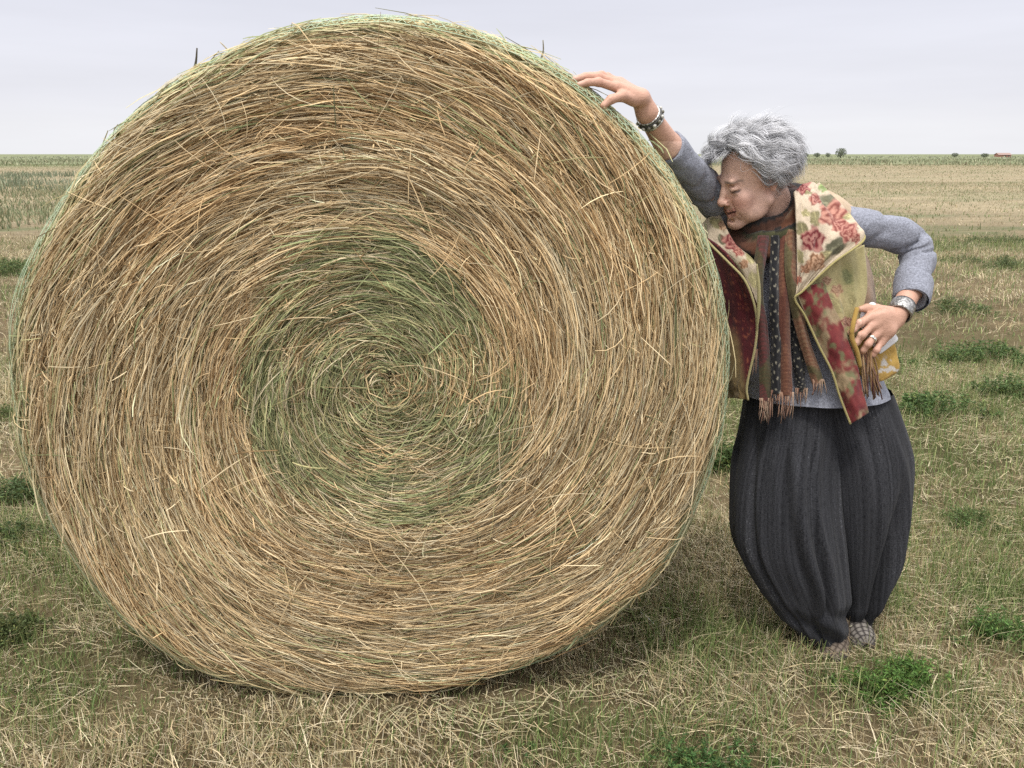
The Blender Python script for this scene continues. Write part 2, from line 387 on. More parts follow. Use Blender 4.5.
def straw_set(ncl, per, s_lo, s_hi, Lr, wr, lift_r, tilt0, tilt_sd, seed, spread=.018, side=False):
    R = np.random.default_rng(seed)
    if side: s = R.uniform(s_lo, s_hi, ncl)
    else: s = np.sqrt(R.uniform(s_lo ** 2, s_hi ** 2, ncl))
    th = R.uniform(0, 2 * np.pi, ncl)
    ti = R.normal(tilt0, tilt_sd, ncl); li = R.uniform(*lift_r, ncl); tone = R.normal(0, 1, ncl)
    n = ncl * per
    s = np.repeat(s, per) + R.normal(0, spread, n); s = np.abs(s)
    r0, _ = profile(s); r0 = np.maximum(r0, .03)
    Ln = R.uniform(*Lr, n) * np.where(r0 < .4, .35 + .65 * r0 / .4, 1) * (R.random(n) ** .6 * .7 + .5)
    th = np.repeat(th, per) + R.normal(0, 1, n) * np.minimum(.05 / r0, .5)
    ti = np.repeat(ti, per) + R.normal(0, tilt_sd * .7, n)
    wild = R.random(n) < .003
    ti = np.where(wild, R.normal(tilt0, .9, n), ti)
    ti = np.where(R.random(n) < np.clip(.30 - r0, 0, .25) * 1.8, R.normal(0, .9, n), ti)
    li = li + .030 * (vnoise(s[::per] * 30 + th[::per] * .8, np.cos(th[::per]) * 4, np.sin(th[::per]) * 4, seed=71) - .55)
    li = np.repeat(li, per) + R.normal(0, .004, n)
    li = np.where(wild, np.abs(li) * .3 + R.uniform(0.004, .02, n), li)
    curv = R.normal(0, .22, n); curv = np.where(wild, R.normal(0, .25, n), curv); Ln = np.where(wild, Ln * .7, Ln)
    K = 5
    u = np.linspace(-.5, .5, K)[None, :]
    # heading at each point relative to the tangent; counter-clockwise runs outwards
    ang = ti[:, None] + curv[:, None] * u
    ds = Ln[:, None] / (K - 1)
    s_pts = s[:, None] + np.sin(ang) * u * Ln[:, None]
    t_pts = th[:, None] + np.cos(ang) * u * Ln[:, None] / np.maximum(profile(np.abs(s_pts))[0], .05)
    s_pts = np.abs(s_pts)
    slope = R.normal(0, .02, n)[:, None] * u
    lf = li[:, None] + slope - .004 * (np.abs(u) > .45)
    pts = bale_pt(s_pts, t_pts, lf)
    d = nrm(np.gradient(pts, axis=1))
    ph = np.clip((s_pts - RC) / CORN, 0, np.pi / 2)
    no = np.stack([np.sin(ph) * np.cos(t_pts), -np.cos(ph), np.sin(ph) * np.sin(t_pts)], -1)
    tw = R.normal(0, .6, n)[:, None, None]
    sd = nrm(np.cross(d, no)); no2 = np.cross(sd, d)
    sd, no2 = sd * np.cos(tw) + no2 * np.sin(tw), no2 * np.cos(tw) - sd * np.sin(tw)
    w = (R.uniform(*wr, n) * (1 + .6 * (R.random(n) < .12)))[:, None] * np.array([.6, 1, 1, .9, .45])[None, :]
    V, Q, m = ribbons(pts, w, sd, no2, .45)
    # colour of each stem
    pale, tan, brn, olive, grn, gry = [np.array(c) for c in ((.77, .635, .40), (.62, .468, .262), (.25, .165, .08), (.44, .40, .20), (.305, .335, .158), (.55, .47, .31))]
    band = vnoise(s * 9 + th * .6, np.cos(th) * 1.3, np.sin(th) * 1.3, seed=12)
    wob = .03 * np.sin(2 * th + .5) + .02 * np.sin(3 * th)
    pg = .02 + .13 * sstep(.55, .8, band) + 1.05 * sstep(.380, .338, s + wob) * (.55 + .9 * (vnoise(s * 14 + th, np.cos(th) * 2, np.sin(th) * 2, seed=15) - .35)) + .25 * sstep(RC + .01, RC + .08, s)
    pg = pg * np.where(s < .12, .85, 1)
    k = R.random(n) + np.repeat(tone, per) * .10
    isg = R.random(n) + .12 * np.repeat(R.normal(0, 1, ncl), per) < pg
    c = np.where((k < .20)[:, None], brn, np.where((k < .66)[:, None], tan, np.where((k < .88)[:, None], pale, gry)))
    k2 = R.random(n)
    cg = np.where((k2 < .5)[:, None], grn, np.where((k2 < .85)[:, None], olive, gry))
    cg = np.where((R.random(n) < .14)[:, None], np.array((.13, .14, .07)), cg)
    c = np.where(isg[:, None], cg, c)
    c = c * np.exp(R.normal(0, .16, (n, 1)) + np.repeat(R.normal(0, .12, (ncl, 1)), per, 0))
    warm = sstep(.42, .68, vnoise(s * 7 + 2 + th * .15, np.cos(th) * 1.5 + 3, np.sin(th) * 1.5, seed=19))[:, None]
    c = np.where(isg[:, None], c, c * mix(np.array((1.0, 1.0, 1.0)), np.array((1.05, .99, .935)), warm))
    return V, Q, rep(c, K, m)

parts = [straw_set(5200, 14, .0, RC + .05, (.10, .30), (.0013, .0024), (-.052, -.012), .14, .075, 1, .011),
         straw_set(2500, 14, .0, RC + .03, (.12, .34), (.0013, .0025), (-.028, .006), .16, .075, 2, .008),
         straw_set(130, 6, .02, RC - .02, (.06, .16), (.0010, .0018), (-.004, .008), .18, .22, 3, .012),
         straw_set(2600, 5, .0, RC + .02, (.015, .06), (.0012, .0026), (-.022, .004), .15, .65, 8, .02),
         straw_set(1300, 6, .0, .42, (.06, .18), (.0011, .0019), (-.014, .006), .15, .22, 4, .012)]
V, Q, C, _ = join(parts)
link('cut_straw', fast_mesh('cut_straw', V, Q, C), M_straw, bale)
# hay under the netting on the curved side
parts = [straw_set(2200, 7, RC + .05, RC + .42, (.10, .26), (.002, .0038), (-.022, .000), .03, .16, 5, side=True),
         straw_set(1500, 6, RC + .35, RC + 1.24, (.12, .30), (.003, .006), (-.020, .000), .02, .2, 6, side=True)]
V, Q, C, _ = join(parts)
C = mix(C, np.broadcast_to(np.array((.36, .40, .22)), C.shape), .35)
link('side_straw', fast_mesh('side_straw', V, Q, C), M_straw, bale)
# netting : long threads round the bale, zigzag threads between them
def thread(s_pts, t_pts, lift, w, col):
    pts = bale_pt(s_pts, t_pts, lift)
    d = nrm(np.gradient(pts, axis=1)); ph = np.clip((s_pts - RC) / CORN, 0, np.pi / 2)
    no = np.stack([np.sin(ph) * np.cos(t_pts), -np.cos(ph), np.sin(ph) * np.sin(t_pts)], -1)
    V, Q, m = ribbons(pts, np.full(s_pts.shape, w), nrm(np.cross(d, no)), no, .3)
    return V, Q, rep(np.broadcast_to(col, (len(pts), 3)), pts.shape[1], m)
Rn = np.random.default_rng(44)
S_END = RC + CORN * 1.57 + DEP - .25
s0 = np.concatenate([np.linspace(RC + .055, RC + .26, 15), np.arange(RC + .285, S_END, .026)]); nth = 420
t1 = np.linspace(0, 2 * np.pi, nth)[None, :]
s1 = s0[:, None] + .005 * np.stack([vnoise(t1[0] * 9, np.full(nth, i * 3.3), seed=50) - .5 for i in range(len(s0))])
lf = .003 + .004 * vnoise(t1 * 14 + s0[:, None] * 50, s1 * 9, seed=61)
lf = lf + .014 * np.exp(-((t1 - 2.85) / .22) ** 2)
net = [thread(s1, np.broadcast_to(t1, s1.shape), lf, .0022, np.array((.46, .575, .38)))]
nz = 240
for k in range(2):
    tz = (np.arange(nz) * 2 * np.pi / nz)[:, None] + (np.linspace(0, .05, 60)[None, :] * (1 if k else -1)) * 2
    sz = np.linspace(RC + .06, S_END, 60)[None, :] + 0 * tz
    zig = .014 * (np.abs(((sz * 19 + k * .5) % 1) - .5) * 4 - 1)
    net.append(thread(sz, tz + zig, .004 + .003 * vnoise(tz * 20, sz * 30, seed=3), .0017, np.array((.48, .60, .41))))
V, Q, C, _ = join(net)
link('net_wrap', fast_mesh('net_wrap', V, Q, C), M_net, bale)
# three stalks poking out of the top
for (x0, y0, x1, y1, w, c) in ((191, 72, 197, 48, .006, (.10, .09, .07)), (232, 52, 220, 42, .004, (.5, .42, .28)), (540, 56, 543, 40, .004, (.25, .22, .15))):
    a, bq = P(x0, y0 + 6, BY + .08), P(x1, y1, BY + .07)
    pth = spline([a, (a + bq) / 2 + np.array([.004, 0, 0]), bq], 8)
    o = link('dry_stalk', mesh_of('dry_stalk', [tube(pth, np.linspace(w, w * .5, 8) * .6, 6, c)]), M_straw, bale)

# ------------------------------------------------------------------ grass
def blades(n, xy, h, lean, w, col_fn, seed, K=3, h0=0.0):
    R = np.random.default_rng(seed)
    x, y = xy[:, 0], xy[:, 1]; n = len(x)
    H = h
    az = R.uniform(0, 2 * np.pi, n); le = lean
    d = np.stack([np.cos(az), np.sin(az), np.zeros(n)], -1)
    u = np.linspace(0, 1, K)[None, :, None]
    base = np.stack([x, y, np.full(n, -.008) + h0], -1)[:, None]
    pts = base + d[:, None] * (le * H)[:, None, None] * u ** 1.6 + np.array([0, 0, 1.]) * (H * np.sqrt(np.maximum(1 - .55 * le ** 2, .05)))[:, None, None] * (u - .25 * (le ** 2)[:, None, None] * u ** 2)
    az2 = az + np.pi / 2 + R.normal(0, .7, n)
    sd = np.stack([np.cos(az2), np.sin(az2), np.zeros(n)], -1)[:, None]
    prof = np.linspace(1, .35, K)
    V, Q, m = ribbons(pts, w[:, None] * prof[None], sd)
    return V, Q, rep(col_fn, K, m)
def sample(y0, y1, n, seed, xm=1.0):
    R = np.random.default_rng(seed)
    y = np.sqrt(R.uniform(y0 ** 2, y1 ** 2, n * 2)); hw = .66 * y + xm
    x = R.uniform(-1, 1, n * 2) * (.66 * y1 + xm)
    k = np.abs(x) < hw
    q = np.stack([x[k], y[k]], -1)[:n]
    return q
def palette(x, y, n, seed, gbias=0.0):
    R = np.random.default_rng(seed)
    g = green_field(x, y)
    isg = R.random(n) < np.clip(.18 + .60 * g + gbias, 0, 1)
    dry = np.array([(.65, .545, .35), (.52, .43, .25), (.29, .215, .115), (.60, .52, .36), (.41, .365, .21)])[R.integers(0, 5, n)]
    grn = np.array([(.13, .18, .055), (.18, .225, .08), (.11, .165, .05), (.27, .28, .12)])[R.integers(0, 4, n)]
    c = np.where(isg[:, None], grn, dry) * np.exp(R.normal(0, .24, (n, 1)))
    c = c * (1 - .24 * sstep(8, 24, y))[:, None]
    return c, isg, g
gp = []
def zone(y0, y1, n, hr, wr, seed, xm=1.0, lie=.35):
    R = np.random.default_rng(seed + 1000)
    q = sample(y0, y1, n, seed, xm); m = len(q)
    dens = fbm(q[:, 0] * 3.2, q[:, 1] * 3.2, seed=91, o=3)
    q = q[R.random(m) < np.clip(.52 + 2.4 * (dens - .36), .42, 1)]; m = len(q)
    c, isg, g = palette(q[:, 0], q[:, 1], m, seed)
    tall = .65 + .9 * fbm(q[:, 0] * 1.6, q[:, 1] * 1.6, seed=92, o=3)
    h = R.uniform(*hr, m) * tall * np.where(isg, 1.05, 1) * (.4 + R.random(m) ** 1.4 * .9)
    h = h * np.where((np.abs(q[:, 0] - BX) < .75) & (q[:, 1] > 1.87) & (q[:, 1] < 3.4), .55, 1)
    for fx, fy in ((.955, 2.12), (1.035, 2.19), (1.0, 2.16)):
        h = h * (1 - .25 * np.exp(-(((q[:, 0] - fx) / .09) ** 2 + ((q[:, 1] - fy) / .10) ** 2)))
    lean = np.clip(np.abs(R.normal(.35, .3, m)), 0, 1.1)
    ly = (R.random(m) < lie) & ~isg
    lean = np.where(ly, R.uniform(1.05, 1.32, m), lean); h = np.where(ly, h * 1.3, h)
    w = R.uniform(*wr, m) * np.where(isg, 1.1, .95)
    gp.append(blades(m, q, h, lean, w, c, seed, 3, np.where(ly, R.uniform(0, .03, m), 0)))
zone(1.05, 3.2, 250000, (.022, .078), (.0018, .0042), 1, .7, .28)
zone(3.2, 6.0, 200000, (.03, .08), (.0025, .0048), 2, 1, .28)
zone(6.0, 15, 190000, (.04, .085), (.005, .010), 3, 1.5, .3)
zone(15, 45, 140000, (.035, .08), (.010, .024), 4, 3)
zone(45, 125, 110000, (.04, .09), (.03, .07), 5, 6)
V, Q, C, _ = join(gp)
tag(link('stubble_grass', fast_mesh('stubble_grass', V, Q, C), M_grass), 'short dry stubble and sparse green grass covering the field', 'grass', kind='stuff')

# loose hay lying on the field
def lying(n, cxy, sd, seed, Lr=(.08, .26), zr=(.015, .06), flat=.12, cols=None, wr=(.0022, .004)):
    R = np.random.default_rng(seed)
    p = np.asarray(cxy)[None] + R.normal(0, 1, (n, 2)) * np.asarray(sd)[None]
    az = R.uniform(0, 2 * np.pi, n) * .5 - .8; Ln = R.uniform(*Lr, n)
    K = 4; u = np.linspace(-.5, .5, K)[None, :]
    bend = R.normal(0, .22, n)[:, None] * u
    a = az[:, None] + bend
    el = R.normal(0, flat, n)[:, None]
    z0 = R.uniform(*zr, n)[:, None]
    pts = np.stack([p[:, :1] + np.cos(a) * u * Ln[:, None], p[:, 1:] + np.sin(a) * u * Ln[:, None], np.maximum(z0 + el * u * Ln[:, None], .004)], -1)
    d = nrm(np.gradient(pts, axis=1)); sdv = nrm(np.cross(d, np.array([0, 0, 1.]))); up = np.cross(sdv, d)
    w = R.uniform(*wr, n)[:, None] * np.array([.6, 1, 1, .5])[None]
    V, Q, m = ribbons(pts, w, sdv, up, .3)
    c = np.array(cols if cols is not None else [(.54, .45, .29), (.46, .36, .21), (.48, .44, .28), (.36, .34, .19)])[R.integers(0, 4, n)] * np.exp(R.normal(0, .15, (n, 1)))
    return V, Q, rep(c, K, m)
g1 = G(455, 722); g2 = G(370, 690); g3 = G(560, 690)
lp = [lying(110, g1[:2], (.22, .05), 1, (.04, .14), (.006, .025), .08, None, (.0015, .003)), lying(40, g2[:2], (.14, .05), 2, (.04, .13), (.006, .025), .08, None, (.0015, .003)), lying(45, g3[:2], (.16, .06), 3, (.04, .13), (.006, .025), .08, None, (.0015, .003))]
V, Q, C, _ = join(lp)
tag(link('fallen_hay', fast_mesh('fallen_hay', V, Q, C), M_straw), 'loose pale hay stems fallen on the ground in front of the bale', 'hay', kind='stuff')
q = sample(1.2, 6, 26000, 77, .8)
R = np.random.default_rng(5); lp = []
for i in range(80):
    qq = q[i * 200:(i + 1) * 200]
    V_, Q_, C_ = lying(200, (0, 0), (0, 0), 100 + i, (.02, .09), (.006, .03), .3, None, (.0014, .003))
    V_ = V_.reshape(200, -1, 3); V_[:, :, 0] += qq[:, :1]; V_[:, :, 1] += qq[:, 1:]
    lp.append((V_.reshape(-1, 3), Q_, C_))
V, Q, C, _ = join(lp)
tag(link('scattered_straw', fast_mesh('scattered_straw', V, Q, C), M_straw), 'scattered cut straw lying among the stubble', 'straw', kind='stuff')

# ------------------------------------------------------------------ green weed clumps
def weed(px, py, wpx, hpx, label, seed, col=(.075, .15, .045), dens=1.0, leaf=1.0):
    R = np.random.default_rng(seed)
    base = G(px, py); sc = mpp(px, py, base[1])
    rx, h = wpx * sc * .62, max(hpx * sc * .75, .03)
    ry = min(rx * .7, .45)
    n = int(np.clip(3400 * dens, 400, 5600))
    nst = 130
    ctr = R.normal(0, .55, (12, 2)); st = ctr[R.integers(0, 12, nst)] * .9 + R.normal(0, .17, (nst, 2)); st = st * np.array([rx, ry])
    sh = h * (1.05 - .6 * np.clip((st[:, 0] / rx) ** 2 + (st[:, 1] / ry) ** 2, 0, 1.3)) * R.uniform(.5, 1.15, nst)
    ln = np.stack([R.normal(0, .3, nst), R.normal(0, .3, nst)], -1)
    k = R.integers(0, nst, n); v = R.random(n) ** .6
    p = np.stack([st[k, 0] + ln[k, 0] * sh[k] * v, st[k, 1] + ln[k, 1] * sh[k] * v, sh[k] * v], -1)
    lf = R.uniform(.5, 1.3, n) * min(max(h * .16, .008), .04) * leaf
    az = R.uniform(0, 2 * np.pi, n); el = R.uniform(-.2, 1.1, n)
    d = np.stack([np.cos(az) * np.cos(el), np.sin(az) * np.cos(el), np.sin(el)], -1)
    u = np.linspace(0, 1, 3)[None, :, None]
    pts = base + p[:, None] + d[:, None] * lf[:, None, None] * u + np.array([0, 0, -1.]) * (lf * .25)[:, None, None] * u ** 2
    sd = nrm(np.cross(d, R.normal(0, 1, (n, 3))))[:, None]
    w = (lf * R.uniform(.16, .32, n))[:, None] * np.array([.4, 1, .15])[None]
    V, Q, m = ribbons(pts, w, sd)
    c = (np.asarray(col) * .95 + np.array([.016, .010, .004])) * np.exp(R.normal(0, .32, (n, 1))) * np.array([1, 1, 1]) + (R.random((n, 1)) < .12) * np.array([.10, .08, .02])
    fol = (V, Q, rep(c, 3, m))
    us = np.linspace(0, 1, 3)[None, :, None]
    b3 = np.stack([st[:, 0], st[:, 1], np.zeros(nst)], -1)[:, None] + base
    ps = b3 + np.stack([ln[:, 0], ln[:, 1], np.ones(nst)], -1)[:, None] * sh[:, None, None] * us
    ws = np.full((nst, 3), min(.002, h * .03)); 
    V, Q, m = ribbons(ps, ws, np.array([1., .3, 0]))
    V, Q, C_, _ = join([fol, (V, Q, rep(np.tile(np.array([[.16, .17, .07]]), (nst, 1)), 3, m))])
    tag(link('weed_clump', fast_mesh('weed_clump', V, Q, C_), M_grass, None, tuple(base)), label, 'weed', 'green weed clumps in the stubble')
for i, (px, py, w, h, lb, c, dn) in enumerate(weeds): weed(px, py, w, h, lb, 300 + i, c, dn)
# tall weeds far left and the green strip before the horizon
R = np.random.default_rng(88)
def far_plants(n, xr, yr, hr, cols, seed, wr):
    R = np.random.default_rng(seed)
    q = np.stack([R.uniform(*xr, n), R.uniform(*yr, n)], -1)
    cl = fbm(q[:, 0] * .25, q[:, 1] * .12, seed=seed, o=3); keep = R.random(n) < sstep(.36, .6, cl); q = q[keep]; m = len(q)
    c = np.array(cols)[R.integers(0, len(cols), m)] * np.exp(R.normal(0, .22, (m, 1)))
    h = R.uniform(*hr, m) * (.5 + 1.0 * cl[keep])
    return blades(m, q, h, np.clip(np.abs(R.normal(.3, .3, m)), 0, 1), R.uniform(*wr, m), c, seed)
V, Q, C, _ = join([far_plants(26000, (-30, -10), (16, 40), (.06, .17), [(.17, .195, .10), (.21, .225, .125), (.15, .175, .09), (.32, .28, .17)], 3, (.015, .045)),
                   far_plants(9000, (-42, -18), (34, 62), (.2, .4), [(.18, .21, .13), (.21, .23, .15)], 4, (.03, .07))])
tag(link('tall_weeds', fast_mesh('tall_weeds', V, Q, C), M_grass), 'tall grey green weeds growing beyond the bale on the left', 'weeds', kind='stuff')
V, Q, C, _ = join([far_plants(40000, (-120, 190), (108, 230), (.15, .45), [(.18, .205, .115), (.21, .225, .135), (.25, .245, .155), (.31, .28, .18)], 5, (.08, .2)),
                   far_plants(16000, (-260, 420), (230, 520), (.2, .6), [(.26, .275, .19), (.28, .285, .20)], 6, (.2, .5))])  # crop colours paled, the farther rows most: haze put into the colour
tag(link('distant_crop', fast_mesh('distant_crop', V, Q, C), M_far), 'strip of green crop in front of the horizon', 'crop', kind='stuff')

# far bush, trees and farm buildings on the horizon
def far_tree(px, dist, w, h, label, seed, cat='bush', nm='distant_bush', group=None):
    R = np.random.default_rng(seed); b0 = np.array([(px - 512) / F_PX * dist / 1.038, dist, 0.])
    root = empty(nm, b0); tag(root, label, cat, group)
    n = 900
    v = nrm(R.normal(0, 1, (n, 3))) * (R.random((n, 1)) ** .4)
    lob = 1 + .25 * (vnoise(v[:, 0] * 3 + 9, v[:, 1] * 3, v[:, 2] * 3, seed=seed)[:, None] - .5)
    c = b0 + np.array([0, 0, h * .55]) + v * np.array([w / 2, w / 2, h * .48]) * lob
    d = nrm(R.normal(0, 1, (n, 3))); s = R.uniform(.08, .2, n) * w * .45
    u = np.linspace(-.5, .5, 3)[None, :, None]
    V, Q, m = ribbons(c[:, None] + d[:, None] * s[:, None, None] * u, s[:, None] * np.array([.3, .8, .3])[None], nrm(np.cross(d, R.normal(0, 1, (n, 3))))[:, None])
    cc = np.array((.17, .19, .135)) * np.exp(R.normal(0, .25, (n, 1)))
    link('crown', fast_mesh('crown', V, Q, rep(cc, 3, m)), M_far, root)
    tp = spline([b0, b0 + np.array([.05, 0, h * .3]), b0 + np.array([0, 0, h * .7])], 6)
    link('trunk', mesh_of('trunk', [tube(tp, np.linspace(w * .05, w * .02, 6), 7, (.12, .09, .07))]), M_far, root)
far_tree(841, 330, 4.4, 3.6, 'round dark bush alone on the horizon right of the grey hair', 1)
for i, (px, w, h, lb) in enumerate(((806, 2.6, 1.9, 'low far tree nearest the grey roofed house on the horizon'), (817, 3.0, 2.0, 'low far tree halfway between house and round bush'), (828, 2.4, 2.0, 'low far tree just left of the round bush'),
                                    (955, 3.0, 1.9, 'small lone tree on the horizon at the right'), (985, 3.4, 1.7, 'flat low tree left of the red roofed barn'))):
    far_tree(px, 380, w, h, lb, 10 + i, 'tree', 'distant_tree', 'small trees on the horizon')
def barn(px, dist, w, d, hw, hr, wall, roof, label):
    c = np.array([(px - 512) / F_PX * dist / 1.038, dist, 0.])
    root = empty('farm_building', c); tag(root, label, 'building')
    x, y = w / 2, d / 2
    Vw = np.array([(-x, -y, 0), (x, -y, 0), (x, y, 0), (-x, y, 0), (-x, -y, hw), (x, -y, hw), (x, y, hw), (-x, y, hw), (-x, 0, hw + hr), (x, 0, hw + hr)], float) + c
    Qw = np.array([(0, 1, 5, 4), (2, 3, 7, 6), (1, 2, 6, 5), (3, 0, 4, 7), (4, 8, 7, 7), (5, 6, 9, 9)])
    link('wall', mesh_of('wall', [(Vw, Qw, wall)], False), M_build, root)
    e = .3; k = hr * e / y
    Vr = np.array([(-x - e, -y - e, hw - k + .05), (x + e, -y - e, hw - k + .05), (x + e, 0, hw + hr + .05), (-x - e, 0, hw + hr + .05), (x + e, y + e, hw - k + .05), (-x - e, y + e, hw - k + .05)], float) + c
    Vr = np.vstack([Vr, Vr + np.array([0, 0, .15])])
    Qr = np.array([(0, 3, 2, 1), (3, 5, 4, 2), (6, 7, 8, 9), (9, 8, 10, 11), (0, 1, 7, 6), (5, 11, 10, 4), (0, 6, 9, 3), (3, 9, 11, 5), (1, 2, 8, 7), (2, 4, 10, 8)])
    link('roof', mesh_of('roof', [(Vr, Qr, roof)], False), M_build, root)
    def panel(nm, x0, x1, z0, z1, cc):
        Vd = np.array([(x0, -y - .08, z0), (x1, -y - .08, z0), (x1, -y - .08, z1), (x0, -y - .08, z1), (x0, -y - .004, z0), (x1, -y - .004, z0), (x1, -y - .004, z1), (x0, -y - .004, z1)], float) + c
        link(nm, mesh_of(nm, [(Vd, np.array([(0, 1, 2, 3), (0, 3, 7, 4), (1, 5, 6, 2), (3, 2, 6, 7), (0, 4, 5, 1)]), cc)], False), M_build, root)
    panel('door', -.5, .6, .02, min(2.1, hw * .9), (.12, .1, .09)); panel('window', x * .45, x * .75, hw * .4, hw * .75, (.08, .1, .12))
barn(797, 420, 3.6, 4, 1.4, 1.2, (.35, .33, .31), (.14, .14, .16), 'small grey roofed house on the horizon beside the grey hair')
barn(1003, 420, 6.0, 4, 1.0, .8, (.40, .2, .15), (.30, .21, .18), 'low red roofed barn on the horizon at the far right')

# ------------------------------------------------------------------ the woman
PB = G(845, 652); PB[1] = 2.28; PB[2] = 0.0           # the point she stands on

# --- signed distance sculpting on a grid
class Sculpt:
    def __init__(s, xs, ys, zs):
        s.ax = (xs, ys, zs); s.F = np.full((len(xs), len(ys), len(zs)), .3, np.float32)
    def put(s, fn, lo, hi, k=.01, op='u'):
        sl = []
        for a, l, h in zip(s.ax, lo, hi):
            i0, i1 = np.searchsorted(a, l - 2.5 * k - .012), np.searchsorted(a, h + 2.5 * k + .012)
            if i1 <= i0: return
            sl.append(slice(i0, i1))
        g = np.stack(np.meshgrid(*[a[q] for a, q in zip(s.ax, sl)], indexing='ij'), -1)
        d = fn(g); f = s.F[tuple(sl)]
        if op == 'u':
            h = np.clip(.5 + .5 * (f - d) / k, 0, 1); r = f * (1 - h) + d * h - k * h * (1 - h)
        else:
            h = np.clip(.5 - .5 * (f + d) / k, 0, 1); r = f * (1 - h) - d * h + k * h * (1 - h)
        s.F[tuple(sl)] = r
    def cap(s, a, b, ra, rb, k=.01, op='u'):
        a = np.asarray(a, float); b = np.asarray(b, float); ab = b - a; L2 = max(ab @ ab, 1e-9); m = max(ra, rb)
        def fn(p):
            t = np.clip(((p - a) @ ab) / L2, 0, 1)
            return np.linalg.norm(p - a - t[..., None] * ab, axis=-1) - (ra + (rb - ra) * t)
        s.put(fn, np.minimum(a, b) - m, np.maximum(a, b) + m, k, op)
    def chain(s, pts, rs, k=.008, op='u'):
        for i in range(len(pts) - 1): s.cap(pts[i], pts[i + 1], rs[i], rs[i + 1], k, op)
    def ell(s, c, r, M=np.eye(3), k=.01, op='u'):
        c = np.asarray(c, float); r = np.asarray(r, float)
        def fn(p):
            q = (p - c) @ M; n0 = np.linalg.norm(q / r, axis=-1); n1 = np.linalg.norm(q / r ** 2, axis=-1)
            return n0 * (n0 - 1) / np.maximum(n1, 1e-6)
        m = r.max(); s.put(fn, c - m, c + m, k, op)
    def mesh(s):
        F = s.F; nx, ny, nz = F.shape; ins = F < 0
        cnt = np.zeros((nx - 1, ny - 1, nz - 1), np.int8)
        for a in (0, 1):
            for b in (0, 1):
                for c in (0, 1): cnt += ins[a:nx - 1 + a, b:ny - 1 + b, c:nz - 1 + c]
        act = (cnt > 0) & (cnt < 8); I, J, K = np.nonzero(act)
        idx = np.full(act.shape, -1, np.int32); idx[I, J, K] = np.arange(len(I))
        xs, ys, zs = s.ax; acc = np.zeros((len(I), 3)); n = np.zeros(len(I))
        cor = [(a, b, c) for a in (0, 1) for b in (0, 1) for c in (0, 1)]
        val = {q: F[I + q[0], J + q[1], K + q[2]].astype(float) for q in cor}
        pos = {q: np.stack([xs[I + q[0]], ys[J + q[1]], zs[K + q[2]]], -1) for q in cor}
        for q in cor:
            for ax in range(3):
                if q[ax]: continue
                w = list(q); w[ax] = 1; w = tuple(w)
                m = (val[q] < 0) != (val[w] < 0)
                t = np.where(m, val[q] / np.where(m, val[q] - val[w], 1), 0)[:, None]
                acc += np.where(m[:, None], pos[q] + t * (pos[w] - pos[q]), 0); n += m
        V = acc / n[:, None]; Q = []
        # one quad for every grid edge the surface crosses
        for ax in range(3):
            sl0 = [slice(1, -1)] * 3; sl1 = [slice(1, -1)] * 3
            sl0[ax] = slice(0, -1); sl1[ax] = slice(1, None)
            A, B = ins[tuple(sl0)], ins[tuple(sl1)]
            e = np.argwhere(A != B)
            if not len(e): continue
            fl = A[tuple(e.T)]
            o = e.copy()
            for d in range(3):
                if d != ax: o[:, d] += 1
            d1, d2 = [d for d in range(3) if d != ax]
            def at(s1, s2):
                q = o.copy(); q[:, d1] -= s1; q[:, d2] -= s2; return idx[tuple(q.T)]
            q = np.stack([at(1, 1), at(0, 1), at(0, 0), at(1, 0)], 1)
            if ax == 1: fl = ~fl
            q[~fl] = q[~fl][:, ::-1]; Q.append(q)
        Q = np.vstack(Q); Q = Q[(Q >= 0).all(1)]
        # light smoothing
        for lam in (.5, .5):
            S = np.zeros_like(V); c = np.zeros(len(V))
            for a, b2 in ((0, 1), (1, 2), (2, 3), (3, 0)):
                np.add.at(S, Q[:, a], V[Q[:, b2]]); np.add.at(c, Q[:, a], 1)
                np.add.at(S, Q[:, b2], V[Q[:, a]]); np.add.at(c, Q[:, b2], 1)
            V = V + lam * (S / np.maximum(c, 1)[:, None] - V)
        return V, Q

ST, SF = .0024, .0015
xs = np.concatenate([np.arange(.09, .52, ST), np.arange(.52, .80, SF), np.arange(.80, 1.22, ST)])
ys = np.concatenate([np.arange(1.96, 2.17, ST), np.arange(2.17, 2.40, SF), np.arange(2.40, 2.52, ST)])
zs = np.concatenate([np.arange(-.02, .92, .02), np.arange(.92, 1.30, ST), np.arange(1.30, 1.58, SF), np.arange(1.58, 1.76, ST)])
B = Sculpt(xs, ys, zs)
# head frame : l = her left, f = where she looks, u = crown
HC = P(753, 177, 2.295)
yaw, pit, rol = math.radians(75), math.radians(20), math.radians(4)
fh = np.array([-math.sin(yaw), -math.cos(yaw), 0]); zz = np.array([0, 0, 1.])
f_ = fh * math.cos(pit) - zz * math.sin(pit); u_ = fh * math.sin(pit) + zz * math.cos(pit); l_ = np.cross(u_, f_)
u_, l_ = u_ * math.cos(rol) + l_ * math.sin(rol), l_ * math.cos(rol) - u_ * math.sin(rol)
HM = np.stack([l_, f_, u_], 1)
def H(x, y, z): return HC + HM @ np.array([x, y, z], float)
def hell(c, r, k=.01, op='u', M=None): B.ell(H(*c), r, HM if M is None else HM @ M, k, op)
def hcap(a, b, ra, rb, k=.01, op='u'): B.cap(H(*a), H(*b), ra, rb, k, op)
def rx(a): c, s = math.cos(a), math.sin(a); return np.array([[1, 0, 0], [0, c, -s], [0, s, c]])
def rz(a): c, s = math.cos(a), math.sin(a); return np.array([[c, -s, 0], [s, c, 0], [0, 0, 1.]])
